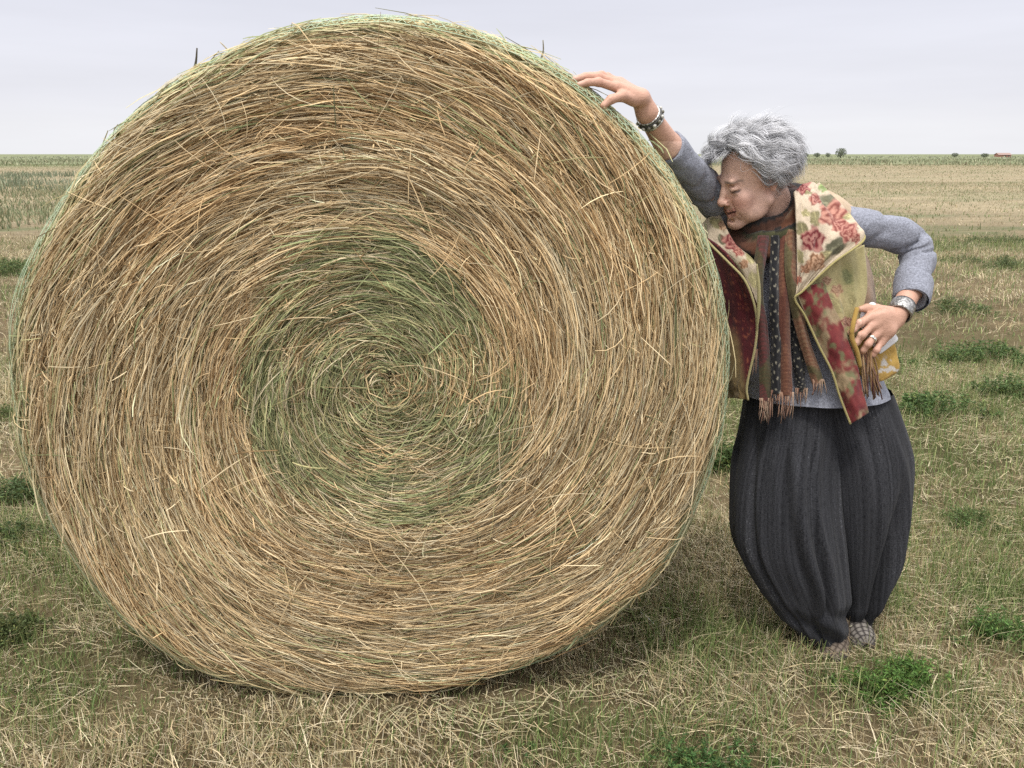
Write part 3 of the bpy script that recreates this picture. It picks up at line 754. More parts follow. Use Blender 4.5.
# torso, legs (under the clothes)
sh_r, sh_l = P(744, 231, 2.39), P(836, 224, 2.35)
pel = P(815, 425, 2.37); chest = P(788, 280, 2.34)
B.cap(pel, chest, .075, .09, .05); B.cap(chest, P(786, 238, 2.35), .10, .06, .05)
B.cap(sh_r, sh_l, .045, .045, .04)
B.chain([pel + np.array([-.07, -.01, 0]), P(800, 540, 2.29), P(824, 640, 2.265)], [.07, .05, .034], .02)
B.chain([pel + np.array([.07, .02, 0]), P(868, 530, 2.365), P(860, 628, 2.335)], [.07, .05, .034], .02)
# neck and head
B.cap(P(786, 240, 2.345), H(0, -.035, -.05), .052, .050, .03)
hell((0, -.014, .035), (.072, .093, .084), .02)
hell((0, .034, -.028), (.058, .056, .078), .02)
for s in (-1, 1):
    hcap((s * .050, .004, -.058), (s * .012, .074, -.098), .019, .017, .022)      # jaw
    hell((s * .039, .063, -.031), (.022, .020, .019), .016)                       # cheekbone
    hell((s * .035, .064, -.058), (.020, .021, .024), .018)                       # cheek
hell((0, .084, -.100), (.018, .014, .015), .014)
for s in (-1, 1): hell((s * .040, .034, -.082), (.020, .028, .018), .018)                                  # chin
hcap((-.034, .079, .019), (.034, .079, .019), .0100, .0100, .014)                 # brow
hcap((0, .085, .013), (0, .0920, -.010), .0078, .0085, .008); hcap((0, .0920, -.010), (0, .1040, -.029), .0085, .0100, .008)                      # nose
hell((0, .1045, -.0335), (.0120, .0115, .0105), .006)
for s in (-1, 1):
    hell((s * .0130, .094, -.0365), (.0080, .011, .0078), .005)
    hell((s * .0075, .101, -.0415), (.004, .007, .0035), .003, 's')                # nostril
    hell((s * .031, .0935, .001), (.0180, .0165, .0125), .006, 's')                # socket
    hell((s * .0315, .0755, .000), (.0140, .0145, .0115), .002)                   # eye and lid
    hcap((s * .019, .0885, -.0030), (s * .046, .079, -.0055), .0024, .0020, .002, 's')   # lash line
    hcap((s * .018, .0890, .0080), (s * .047, .079, .0065), .0022, .0018, .002, 's')    # lid crease
    hcap((s * .018, .088, -.013), (s * .044, .080, -.0165), .0024, .0016, .003, 's')     # bag under the eye
    hcap((s * .017, .094, -.036), (s * .037, .077, -.072), .0040, .0026, .007, 's')     # smile fold
    hcap((s * .026, .082, -.080), (s * .030, .066, -.100), .0026, .0016, .004, 's')     # line from the mouth down
    hcap((s * .050, .058, -.046), (s * .054, .040, -.074), .0024, .0014, .005, 's')     # cheek crease
    hell((s * .034, .0775, -.0125), (.012, .006, .005), .006)                           # soft bag under the eye
    for a in (-.25, .15, .5):                                                     # crow's feet
        hcap((s * .052, .0675, .001 - a * .012), (s * .066, .047, .004 - a * .035), .0022, .0014, .0025, 's')
hell((0, .076, -.066), (.030, .014, .022), .014)                                  # mouth mound
hcap((-.029, .068, -.0595), (0, .0895, -.0605), .0032, .0046, .006); hcap((.029, .068, -.0595), (0, .0895, -.0605), .0032, .0046, .006)
hcap((-.027, .068, -.071), (0, .0880, -.0775), .0034, .0052, .006); hcap((.027, .068, -.071), (0, .0880, -.0775), .0034, .0052, .006)

for s in (-1, 1):                                                                 # parted lips
    hcap((s * .028, .081, -.0620), (s * .021, .0895, -.0645), .0016, .0020, .002, 's'); hcap((s * .021, .0895, -.0645), (0, .0965, -.0685), .0020, .0026, .002, 's')
hcap((-.012, .090, -.089), (.012, .090, -.089), .004, .004, .008, 's')            # under the lip
for s in (-1, 1):                                                                 # ears
    Me = rz(s * -.30)
    hell((s * .074, -.016, .000), (.0080, .0165, .027), .005, 'u', Me)
    hell((s * .081, -.014, .004), (.006, .009, .016), .004, 's', Me)
    hell((s * .072, -.010, -.026), (.006, .0075, .009), .005)
# right arm over the bale, hand draped on the rim
DY = .05
r_el, r_wr = P(694, 180, 2.295), P(647, 113, 2.135 - DY)
B.chain([sh_r + np.array([0, .02, 0]), P(722, 205, 2.375), P(696, 179, 2.295), P(668, 146, 2.162), r_wr], [.040, .036, .034, .033, .0245], .01)
B.chain([r_wr, P(641, 99, 2.12 - DY)], [.0245, .0235], .012)
for i, (kx, ky, yy) in enumerate(((617, 85, 2.082), (616, 81, 2.102), (617, 80, 2.122), (620, 80, 2.140))):
    B.chain([P(640, 98, 2.10 - DY + i * .010), P(kx, ky + 2, yy - DY)], [.0162, .0122], .012)
fing = [[(617, 85, 2.082), (599, 79.5, 2.070), (588, 80, 2.060), (579.5, 82.5, 2.056)],
        [(616, 81, 2.102), (599, 74.5, 2.092), (586, 74, 2.080), (575, 77, 2.074)],
        [(617, 80, 2.122), (602, 73, 2.118), (590, 73.5, 2.106), (580, 77, 2.100)],
        [(620, 80, 2.140), (608, 74, 2.142), (599, 75, 2.132), (592, 78, 2.124)]]
R_HAND = [[P(q[0] - .5, q[1] + 2.5, q[2] - DY) for q in c] for c in fing]
for c, sc in zip(R_HAND, (1, 1.04, 1, .86)):
    B.chain(c, [.0112 * sc, .0096 * sc, .0086 * sc, .0072 * sc], .004)
    B.ell(c[1], np.array([.0104, .0104, .0104]) * sc, np.eye(3), .004)
THR = 1
TH = [P(634, 100, 2.095 - DY), P(622, 96, 2.068 - DY), P(611, 99.5, 2.052 - DY), P(603.5, 105.5, 2.046 - DY)]
B.chain(TH, [.0158, .0120, .0098, .0080], .007)
# left arm : hand on the hip, fingers curled over the phone
l_el, l_wr = P(913, 247, 2.405), P(900, 312, 2.235)
B.chain([sh_l, P(872, 230, 2.38), l_el], [.038, .030, .026], .01); B.chain([l_el, P(912, 270, 2.36), P(911, 290, 2.305), l_wr], [.026, .028, .031, .0255], .01)
LK = [(870, 317, 2.193), (871, 326, 2.187), (875, 335, 2.188), (881, 342, 2.194)]
for i, q in enumerate(LK):
    B.chain([P(896, 315 + i * 2.2, 2.228), P((896 + q[0]) / 2, (315 + i * 2.2 + q[1]) / 2 - 1, 2.199), P(*q)], [.0180, .0165, .0128], .013)
lf = [[(870, 317, 2.193), (860, 323, 2.176), (853.5, 329, 2.180), (850, 333, 2.192)],
      [(871, 326, 2.187), (862, 335, 2.170), (857, 342, 2.176), (854.5, 346, 2.188)],
      [(875, 335, 2.188), (868, 344, 2.172), (863.5, 350, 2.178), (861.5, 353.5, 2.190)],
      [(881, 342, 2.194), (876.5, 350, 2.180), (873.5, 354.5, 2.184), (872, 357.5, 2.194)]]
L_HAND = [[P(*q) for q in c] for c in lf]
for c, sc in zip(L_HAND, (1, 1.03, .98, .85)):
    B.chain(c, [.0112 * sc, .0100 * sc, .0090 * sc, .0076 * sc], .004)
    B.ell(c[0], np.array([.0118, .0118, .0118]) * sc, np.eye(3), .005); B.ell(c[1], np.array([.0108, .0108, .0108]) * sc, np.eye(3), .004)
B.chain([P(889, 312, 2.222), P(876, 309, 2.222), P(867, 308, 2.214), P(860.5, 309, 2.204)], [.0165, .0130, .0105, .008], .008)

Vp, Qp = B.mesh(); del B.F
# skin colour : redder at cheeks, nose, ears and knuckles; lid crease shade painted on; lips; brows
hl = (Vp - HC) @ HM
hx, hy, hz = np.abs(hl[:, 0]), hl[:, 1], hl[:, 2]
inhead = np.linalg.norm(hl - np.array([0, .02, -.02]), axis=1) < .16
base = np.array((.70, .455, .350)); C = np.tile(base, (len(Vp), 1))
def blob(c, r): return np.exp(-(((hx - c[0]) / r[0]) ** 2 + ((hy - c[1]) / r[1]) ** 2 + ((hz - c[2]) / r[2]) ** 2)) * inhead
def tint(w, c):
    global C
    C = C * (1 - w[:, None]) + np.asarray(c) * w[:, None]
tint(.75 * blob((.040, .075, -.040), (.025, .03, .022)), (.62, .29, .235))
tint(.50 * blob((0, .117, -.036), (.015, .02, .014)), (.60, .27, .21))
tint(.45 * blob((.078, -.01, -.006), (.02, .03, .035)), (.55, .22, .16))
tint(.30 * blob((0, .09, -.10), (.02, .02, .015)), (.60, .33, .25))
lips = (np.abs(hz + .068 - .003 * (hx / .02) ** 2) < .0115) & (hx < .031) & (hy > .066) & inhead
tint(.6 * lips, (.46, .175, .15))
slit = (np.abs(hz + .0685 - .008 * (hx / .032)) < .0030) & (hx < .033) & (hy > .060) & (hy < .0955) & inhead
tint(.9 * slit, (.07, .02, .02))
brow = np.exp(-((hz - .0200 + .35 * np.clip(hx - .038, 0, 1)) / .0038) ** 2) * sstep(.010, .016, hx) * sstep(.054, .046, hx) * (hy > .05) * inhead
tint(.68 * brow, (.20, .15, .12))
lash = np.exp(-((hz + .0050 + .10 * (hx - .02)) / .0042) ** 2) * sstep(.017, .021, hx) * sstep(.049, .044, hx) * (hy > .06) * inhead
tint(.92 * lash, (.055, .035, .03))
tint(.35 * np.exp(-((hz - .010) / .005) ** 2) * sstep(.016, .022, hx) * sstep(.048, .042, hx) * (hy > .06) * inhead, (.36, .18, .14))  # painted shade along the upper lid crease
mott = fbm(Vp[:, 0] * 60, Vp[:, 1] * 60, Vp[:, 2] * 60, seed=5, o=3)
mot2 = fbm(Vp[:, 0] * 170, Vp[:, 1] * 170, Vp[:, 2] * 170, seed=25, o=3)
C = C * (1 + .34 * (mott[:, None] - .5) + .30 * (mot2[:, None] - .5)) * np.array([1, .98, .97])
hands = (Vp[:, 2] > 1.48) & (Vp[:, 0] < .42) | (Vp[:, 0] > .93) & (Vp[:, 2] < 1.3)
C[hands] = mix(C[hands], np.array((.50, .285, .20)), .85)
for c in R_HAND + L_HAND:
    for q in (c[0], c[1]):
        w = .4 * np.exp(-(np.linalg.norm(Vp - q, axis=1) / .010) ** 2); tint(w, (.50, .205, .15))
    d = np.linalg.norm(Vp - (c[3] * .9 + c[2] * .1) - np.array([0, -.004, .005]), axis=1); tint(.6 * np.exp(-(d / .006) ** 2), (.62, .38, .30))
me = fast_mesh('person', Vp, Qp, C)
woman = link('person', me, M_skin, None, tuple(PB))
tag(woman, 'grey haired woman in floral vest and baggy charcoal trousers leaning on the hay bale', 'person')
def part(name, parts, mat, parent=None, smooth=True):
    return link(name, mesh_of(name, parts, smooth), mat, parent or woman)

# --- hair
def scalp(n, R):
    v = nrm(R.normal(0, 1, (n * 4, 3)))
    ok = (v[:, 2] > .05 + .74 * np.clip(v[:, 1], 0, 1) ** .85) | ((v[:, 1] < -.12) & (v[:, 2] > -.70)) | ((np.abs(v[:, 0]) > .6) & (v[:, 1] < .42) & (v[:, 2] > -.14))
    v = v[ok][:n]
    return v
def build_hair():
    R = np.random.default_rng(11)
    # cap just above the scalp
    nt_, np_ = 64, 48
    th = np.linspace(0, 2 * np.pi, nt_, endpoint=False); ph = np.linspace(0, 1, np_)
    T, Pp = np.meshgrid(th, ph, indexing='ij')
    # lower limit of the hair by direction (azimuth from forward)
    fwd = np.cos(T)
    lim = np.where(fwd > 0, 62 - 2 * fwd ** 2 * 5, 62 + 56 * np.clip(-fwd, 0, 1) ** .6) + 22 * np.exp(-((np.abs(np.sin(T)) - 1) / .06) ** 2)
    A = np.radians(lim) * Pp
    d = np.stack([np.sin(A) * np.sin(T), np.sin(A) * np.cos(T), np.cos(A)], -1)
    loc = d * np.array([.084, .104, .100]) * (1 + .10 * (fbm(d[..., 0] * 4 + 5, d[..., 1] * 4, d[..., 2] * 4, seed=3) - .5))[..., None] + np.array([0, -.016, .036])
    loc = loc * (1 - .0 * Pp[..., None])
    W_ = HC + loc @ HM.T
    cap = (W_.reshape(-1, 3), grid_quads(nt_, np_, True), mix((.23, .23, .235), (.42, .42, .43), sstep(-.2, .8, d[..., 2:3])).reshape(-1, 3))  # cap paler on top, darker below: top light and shade painted in
    # wavy locks
    def locks(v, wave, loose=1.0):
        per, K = 22, 10
        nl = len(v)
        root = v * np.array([.078, .099, .088]) + np.array([0, -.010, .034])
        lowf = sstep(.3, -.4, v[:, 2]); front = sstep(.25, .75, v[:, 1])
        sw_ = fbm(v[:, 0] * 2.2 + 5, v[:, 1] * 2.2, v[:, 2] * 2.2, seed=17) - .5
        flow = np.stack([.9 * sw_ + .3 * v[:, 0], -.55 + 0 * sw_, -.55 + 0 * sw_], -1) + R.normal(0, .26, (nl, 3))
        flow += front[:, None] * np.array([1.0, .35, .6])
        flow[(np.abs(v[:, 0]) > .55) & (v[:, 1] > -.3)] += np.array([0, -.7, -.35])
        flow = flow - v * (flow * v).sum(1, keepdims=True); flow = nrm(flow)
        if wave: flow = np.stack([-.35 + .5 * sw_, .9 + 0 * sw_, -.1 + 0 * sw_], -1) + R.normal(0, .3, (nl, 3)); flow = nrm(flow - .8 * v * (flow * v).sum(1, keepdims=True))
        bi = np.cross(v, flow)
        Ln = R.uniform(.050, .088, nl) * (1 - .25 * lowf) * (1 - .1 * front); rise = R.uniform(.012, .036, nl) * (1.05 - .65 * lowf) * (.70 + .75 * front)
        if wave: Ln = R.uniform(.035, .065, nl); rise = R.uniform(.016, .040, nl)
        amp = R.uniform(.003, .009, nl); frq = R.uniform(.5, 1.1, nl); pha = R.uniform(0, 6.28, nl)
        curl = R.uniform(-1, 1, nl)
        u = np.linspace(0, 1, K)
        n = nl * per; ix = np.repeat(np.arange(nl), per)
        off = R.normal(0, .0048 * loose, (n, 2)); lenv = R.uniform(.78, 1.1, n); pj = R.normal(0, .22, n)
        U = u[None, :] * lenv[:, None]
        wav = np.sin(2 * np.pi * frq[ix][:, None] * U + pha[ix][:, None] + pj[:, None]) - np.sin(pha[ix] + pj)[:, None]
        hh = rise[ix][:, None] * np.sin(np.pi * np.clip(U, 0, 1.2) * (.80 + .13 * curl[ix][:, None])) + off[:, :1] * (.5 + .7 * U)
        pts = root[ix][:, None] + v[ix][:, None] * hh[..., None] + flow[ix][:, None] * (Ln[ix][:, None] * U)[..., None] + bi[ix][:, None] * (amp[ix][:, None] * wav + off[:, 1:] * (.6 + .5 * np.sin(np.pi * np.clip(U, 0, 1))[..., ])) [..., None]
        # do not sink into the skull
        q = pts - np.array([0, -.014, .035]); rr = np.linalg.norm(q / np.array([.077, .098, .089]), axis=-1, keepdims=True)
        pts = np.where(rr < 1.0, q / np.maximum(rr, .05) + np.array([0, -.014, .035]), pts)
        Wp = HC + pts @ HM.T
        d = nrm(np.gradient(Wp, axis=1)); no = nrm(Wp - (HC + HM @ np.array([0, -.01, .03]))); sd = nrm(np.cross(d, no)); no = np.cross(sd, d)
        w = (R.uniform(.0008, .0016, n) / loose ** .5)[:, None] * np.linspace(1, .4, K)[None]
        V, Q, m = ribbons(Wp, w, sd, no, .35)
        tone = np.exp(R.normal(0, .16, nl))[ix] * np.exp(R.normal(0, .2, n))
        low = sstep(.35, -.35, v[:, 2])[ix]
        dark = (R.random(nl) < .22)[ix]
        c = mix(np.array((.56, .56, .57)), np.array((.28, .28, .285)), (.55 * low)[:, None]); c = np.where(dark[:, None], c * .58, c)  # lower locks darkened: shade on the hair's underside put into the colour
        c = c * tone[:, None]
        return V, Q, rep(c, K, m)
    fr_ = np.stack([R.uniform(-.75, .25, 70), R.uniform(.42, .80, 70), R.uniform(.50, .85, 70)], -1)
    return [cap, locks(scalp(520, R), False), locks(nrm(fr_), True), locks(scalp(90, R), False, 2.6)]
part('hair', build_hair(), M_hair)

# --- cloth helpers
def patch(ctrl, nu, nv, colfn, thick=.004, fold=.0, fs=(3, 3), seed=0, uvs=False, lap=False):
    """ctrl rows x cols of (px,py,y): rows run down the cloth; smooth cloth sheet with real thickness"""
    c = np.array([[P(*q) for q in r] for r in ctrl]); cp = np.array([[q[:2] for q in r] for r in ctrl], float)
    def up2(a):
        a = np.stack([spline(a[:, j], nv) for j in range(a.shape[1])], 1)
        return np.stack([spline(a[i], nu) for i in range(nv)], 0)
    g = up2(c); px = up2(cp); v, u = np.meshgrid(np.linspace(0, 1, nv), np.linspace(0, 1, nu), indexing='ij')
    du = np.gradient(g, axis=1); dv = np.gradient(g, axis=0); no = nrm(np.cross(du, dv))
    no = no * np.where(no[..., 1:2] > 0, -1, 1)
    if fold: g = g + no * (fold * (fbm(u * fs[0], v * fs[1], seed=seed, o=3) - .5) * 2)[..., None]
    col = colfn(u, v, px[..., 0], px[..., 1])
    col = col * (.80 + .40 * fbm(px[..., 0] * 1.1, px[..., 1] * 1.1, seed=seed + 90, o=3))[..., None]
    fr = g + no * thick / 2; bk = g - no * thick / 2
    A, Bk = fr.reshape(-1, 3), bk.reshape(-1, 3); n = len(A)
    q = grid_quads(nv, nu)
    bd = np.concatenate([np.arange(nu), (np.arange(1, nv) * nu + nu - 1), ((nv - 1) * nu + np.arange(nu - 2, -1, -1)), (np.arange(nv - 2, 0, -1) * nu)])
    nb = np.roll(bd, -1)
    rim = np.stack([bd, nb, nb + n, bd + n], 1)
    C = col.reshape(-1, 3)
    return np.vstack([A, Bk]), np.vstack([q, q[:, ::-1] + n, rim]), np.vstack([C, C])
def pipe(pts, r, col, n=40, seg=8):
    p = spline([P(*q) for q in pts], n); return tube(p, r, seg, col)
def loft(rows, n=72, m=60, fold=.0, ff=(5, 3), seed=0, col=(.2, .2, .2), close=False, sharp=2.0):
    """rows: (px_left, px_right, py, y_centre, half_depth)"""
    rw = np.array(rows, float); v = np.linspace(0, 1, m); s = spline(rw, m)
    c = np.array([P((a[0] + a[1]) / 2, a[2], a[3]) for a in s]); hw = np.array([(a[1] - a[0]) / 2 * mpp((a[0] + a[1]) / 2, a[2], a[3]) for a in s])
    a = np.linspace(0, 2 * np.pi, n, endpoint=False)
    A, Vv = np.meshgrid(a, v, indexing='ij')
    k = np.ones_like(A)
    if fold:
        f = fold(A, Vv) if callable(fold) else fold * (fbm(np.cos(A) * ff[0] + 9, np.sin(A) * ff[0] + 5, Vv * ff[1], seed=seed, o=3) - .5) * 2
        k = k + f
    def se(t): return np.sign(t) * np.abs(t) ** (2 / sharp)
    V = np.stack([c[None, :, 0] + hw[None] * se(np.cos(A)) * k, c[None, :, 1] + s[None, :, 4] * se(np.sin(A)) * k, np.broadcast_to(c[None, :, 2], A.shape)], -1)
    return V, A, Vv
# --- grey sweater : body, two sleeves
heather = np.array((.245, .255, .295))
swr = [(758, 806, 240, 2.345, .06), (738, 838, 249, 2.345, .10), (730, 848, 265, 2.34, .118), (735, 856, 300, 2.34, .12), (740, 866, 340, 2.34, .122), (744, 882, 380, 2.34, .135), (745, 886, 394, 2.335, .140)]
V, A, Vv = loft(swr, 96, 80, .035, (3, 4), 4)
sw = part('sweater', [(V.reshape(-1, 3), grid_quads(96, 80, True), heather)], M_knit)
def sleeve(pts, rads, n=60, seg=40, wr=.006, seed=0, cuff=None):
    p = spline([P(*q) for q in pts], n); r = spline(np.array(rads)[:, None], n)[:, 0]
    Vt, Qt, Ct = tube(p, r, seg, heather, cap=False)
    Vt = Vt.reshape(seg, n, 3); d = nrm(Vt - p[None]); v = np.broadcast_to(np.linspace(0, 1, n)[None], (seg, n)); a = np.broadcast_to(np.linspace(0, 2 * np.pi, seg, endpoint=False)[:, None], (seg, n))
    ring = np.sin(v * 42 + 2.2 * np.sin(a + seed) + 4 * fbm(np.cos(a) * 2 + 4, np.sin(a) * 2, v * 3, seed=seed))
    env = .35 + .65 * np.exp(-((v - .55) / .22) ** 2)
    Vt = Vt + d * ((wr * ring * env) * .25 - .013 * (1 - np.abs(np.sin(v * 17 + 1.5 * np.sin(a + seed * 2) + 3 * fbm(np.cos(a) * 1.6 + 8, np.sin(a) * 1.6, v * 2.5, seed=seed + 9)))) ** 3 * env + .014 * (fbm(np.cos(a) * 1.5 + 3, np.sin(a) * 1.5, v * 5, seed=seed + 3) - .5))[..., None]
    # the end turns in
    e = Vt[:, -1] - d[:, -1] * .006; e2 = Vt[:, -4] - d[:, -4] * .014
    Vt = np.concatenate([Vt, e[:, None], e2[:, None]], 1)
    return Vt.reshape(-1, 3), grid_quads(seg, n + 2, True), heather
part('sleeve', [sleeve([(746, 234, 2.41), (722, 205, 2.375), (696, 179, 2.295), (668, 147, 2.165)], [.060, .055, .049, .043], wr=.006, seed=2)], M_knit)
part('sleeve', [sleeve([(826, 230, 2.345), (846, 226, 2.355), (874, 230, 2.38), (907, 239, 2.405), (917, 257, 2.39), (912, 282, 2.335), (911, 300, 2.282)], [.060, .055, .050, .050, .049, .046, .042], n=80, wr=.010, seed=5),
                tube(spline([P(913.5, 281, 2.337), P(912.5, 291, 2.31), P(911.2, 300.5, 2.281)], 10), [.0505, .0525, .0525, .052, .0515, .051, .0505, .050, .049, .045], 40, heather * .95, cap=False)], M_knit)

# --- trousers
def fold_a(A, V):
    env = .35 + .65 * np.exp(-((V - .15) / .25) ** 2); bot = np.exp(-((V - .80) / .16) ** 2)
    wob = A + .5 * (vnoise(np.cos(A) * 2, np.sin(A) * 2, V * 4, seed=3) - .5)
    f = .007 * np.sin(11 * wob + 1.5 * V) + .005 * np.sin(17 * wob - 2 * V + .6)
    f = f * env + .15 * (fbm(np.cos(A) * 2.3 + 4, np.sin(A) * 2.3, V * 2.3, seed=8, o=3) - .5) * 2 * np.sin(np.pi * np.clip(V, 0, 1)) ** .5
    for a0, sl_, am, wi in ((4.25, .5, -.055, .07), (4.42, .5, .05, .10), (5.05, -.45, -.06, .06), (5.2, -.4, .05, .09), (3.75, .35, -.06, .08), (3.9, .35, .04, .1), (4.75, .1, -.03, .05)):
        f = f + 1.5 * am * np.exp(-((wob - a0 - sl_ * V) / wi) ** 2) * sstep(.02, .2, V)
    # hem gathers: swags that run diagonally to the ankle
    return f + .11 * bot * np.sin(V * 30 - 2.6 * A + 1.8 * np.sin(2 * A)) * (.4 + .6 * vnoise(np.cos(A) * 2, np.sin(A) * 2, V * 6, seed=31))
def fold_b(A, V):
    bot = np.exp(-((V - .78) / .15) ** 2)
    wob = A + .5 * (vnoise(np.cos(A) * 2, np.sin(A) * 2, V * 4, seed=13) - .5)
    # one long drape that falls from the hip to the outer hem
    dr = .20 * np.exp(-((wob - (5.75 - 1.0 * V)) / .15) ** 2) * sstep(.25, .6, V) - .20 * np.exp(-((wob - (5.42 - 1.0 * V)) / .12) ** 2) * sstep(.2, .5, V)
    return dr + .012 * np.sin(10 * wob - V) + .14 * (fbm(np.cos(A) * 2.3 + 7, np.sin(A) * 2.3, V * 2.3, seed=18, o=3) - .5) * 2 * np.sin(np.pi * np.clip(V, 0, 1)) ** .5 + .05 * bot * np.sin(V * 30 + 2.5 * A)
la = [(746, 838, 390, 2.35, .105), (739, 836, 430, 2.335, .125), (733, 833, 460, 2.32, .14), (730, 835, 500, 2.30, .155), (733, 840, 540, 2.285, .155), (755, 844, 580, 2.27, .135), (769, 845, 600, 2.262, .115), (786, 845, 620, 2.255, .09), (800, 843, 639, 2.25, .065), (806, 838, 646, 2.25, .05)]
lb = [(790, 890, 390, 2.355, .105), (800, 902, 430, 2.355, .13), (806, 908, 460, 2.355, .145), (812, 905.5, 500, 2.355, .155), (818, 898, 540, 2.35, .145), (828, 882, 580, 2.345, .12), (836, 873, 602, 2.335, .09), (842, 868, 620, 2.33, .06), (850, 868, 632, 2.33, .045)]
tp = []
for rows, ff in ((la, fold_a), (lb, fold_b)):
    V, A, Vv = loft(rows, 220, 200, ff, sharp=2.15)
    U = np.stack([A * .15 + .02 * np.sin(Vv * 3), V[..., 2], A * 0], -1)
    tp.append((V.reshape(-1, 3), grid_quads(220, 200, True), (.05, .05, .05), U.reshape(-1, 3)))
part('trousers', tp, M_trous)

# --- shoes
def shoe(heel, toe, wd, hgt, colfn):
    heel = np.array(heel, float); toe = np.array(toe, float); heel[2] = toe[2] = .012
    ax = toe - heel; Ls = np.linalg.norm(ax); ax /= Ls; sd = np.cross(ax, [0, 0, 1.])
    n, m = 40, 48; s = np.linspace(0, 1, m); a = np.linspace(0, 2 * np.pi, n, endpoint=False)
    w = wd * (np.clip(1 - ((s - .5) / .505) ** 4, 0, 1) ** .5) * (.82 + .25 * sstep(.3, .75, s)); h = hgt * (1 - .52 * sstep(.25, .9, s)) * np.clip(1 - ((s - .5) / .505) ** 8, 0, 1) ** .5
    A, S = np.meshgrid(a, s, indexing='ij')
    up = np.sin(A); V = heel + ax * (S * Ls)[..., None] + sd * (np.cos(A) * w[None])[..., None] + np.array([0, 0, 1.]) * np.where(up > 0, up * h[None], up * .004)[..., None]
    col = colfn(A, S)
    sh = part('shoe', [(V.reshape(-1, 3), grid_quads(n, m, True), col.reshape(-1, 3))], M_shoe)
    V2 = heel + ax * (S * Ls)[..., None] * 1.0 + sd * (np.cos(A) * (w[None] + .003))[..., None] + np.array([0, 0, 1.]) * (np.clip(up * 3, -1, 1) * .009 - .004)[..., None]
    part('sole', [(V2.reshape(-1, 3), grid_quads(n, m, True), (.07, .06, .055))], M_shoe, sh)
def check(A, S):
    a = (A / .46) % 1; s = (S / .085) % 1
    m = ((a > .17) & (a < .83) & (s > .17) & (s < .83))[..., None]
    return np.where(m, np.array((.22, .20, .175)), np.array((.035, .030, .028)))
def muted(A, S): return check(A, S) * np.array((.62, .56, .50)) + np.array((.03, .022, .016))
shoe(P(842, 640, 2.335), G(829, 662), .041, .056, muted)
shoe(P(848, 628, 2.36), G(866, 650), .040, .085, check)

# --- vest
CREAM, ROSE, CRIM, OLV, DOL = [np.array(c) for c in ((.52, .43, .315), (.40, .095, .075), (.27, .03, .04), (.29, .255, .13), (.11, .105, .065))]
def paint_motifs(px, py, base, roses, leaves, seed=0):
    c = np.broadcast_to(base, px.shape + (3,)).copy() if np.ndim(base) == 1 else base.copy()
    jx = px + 2.4 * (fbm(px * .28, py * .28, seed=seed) - .5) * 2; jy = py + 2.4 * (fbm(px * .28, py * .28, seed=seed + 7) - .5) * 2
    for (lx, ly, r, an, el, cc) in leaves:
        dx, dy = jx - lx, jy - ly; ca, sa = math.cos(an), math.sin(an); x = dx * ca + dy * sa; y = (-dx * sa + dy * ca) * el
        d = np.hypot(x, y) / r; w = sstep(1.2, .82, d)[..., None]
        vein = (np.abs(y) < r * .10)[..., None]
        c = mix(c, np.where(vein, np.asarray(cc) * 1.7, np.asarray(cc) * (.85 + .4 * vnoise(px * .9, py * .9, seed=3)[..., None])), w)
    for (rx_, ry_, r, cc) in roses:
        dx, dy = jx - rx_, jy - ry_; d = np.hypot(dx, dy); an = np.arctan2(dy, dx)
        edge = r * (1 + .16 * np.sin(5 * an + rx_)); w = sstep(1.18, .84, d / edge)[..., None]
        pet = .5 + .5 * np.sin(d / r * 10 + 2.2 * np.sin(3 * an + ry_) + an)
        col = mix(np.asarray(cc) * .45, mix(np.asarray(cc), CREAM, .35), pet[..., None])
        c = mix(c, col, w)
    return c
vest = part('vest', [patch([[(806, 187, 2.32), (832, 192, 2.36), (856, 210, 2.40)], [(808, 196, 2.285), (836, 202, 2.30), (861, 222, 2.35)], [(812, 220, 2.25), (838, 224, 2.26), (853, 240, 2.285)]], 40, 40,
                           lambda u, v, px, py: mix((.42, .30, .19), (.52, .40, .27), fbm(px * .3, py * .3, seed=2)[..., None]), .006, .004, (3, 3), 3),
                     patch([[(852, 236, 2.275), (862, 246, 2.29), (868, 262, 2.37)], [(856, 270, 2.265), (866, 280, 2.29), (874, 290, 2.38)], [(856, 310, 2.27), (868, 316, 2.29), (878, 318, 2.38)]], 40, 40,
                           lambda u, v, px, py: mix((.20, .125, .075), (.33, .22, .14), fbm(px * .3, py * .2, seed=3)[..., None]), .006, .005, (3, 3), 5),
                     # back, behind her
                     patch([[(745, 214, 2.42), (790, 205, 2.45), (850, 214, 2.42)], [(735, 260, 2.46), (795, 260, 2.49), (862, 262, 2.44)], [(740, 330, 2.47), (805, 330, 2.50), (876, 330, 2.44)], [(742, 392, 2.47), (812, 392, 2.50), (884, 385, 2.45)]], 40, 50,
                           lambda u, v, px, py: mix((.30, .24, .12), (.42, .36, .2), fbm(px * .15, py * .15, seed=9)[..., None]), .006, .01, (3, 3), 6)], M_tap)
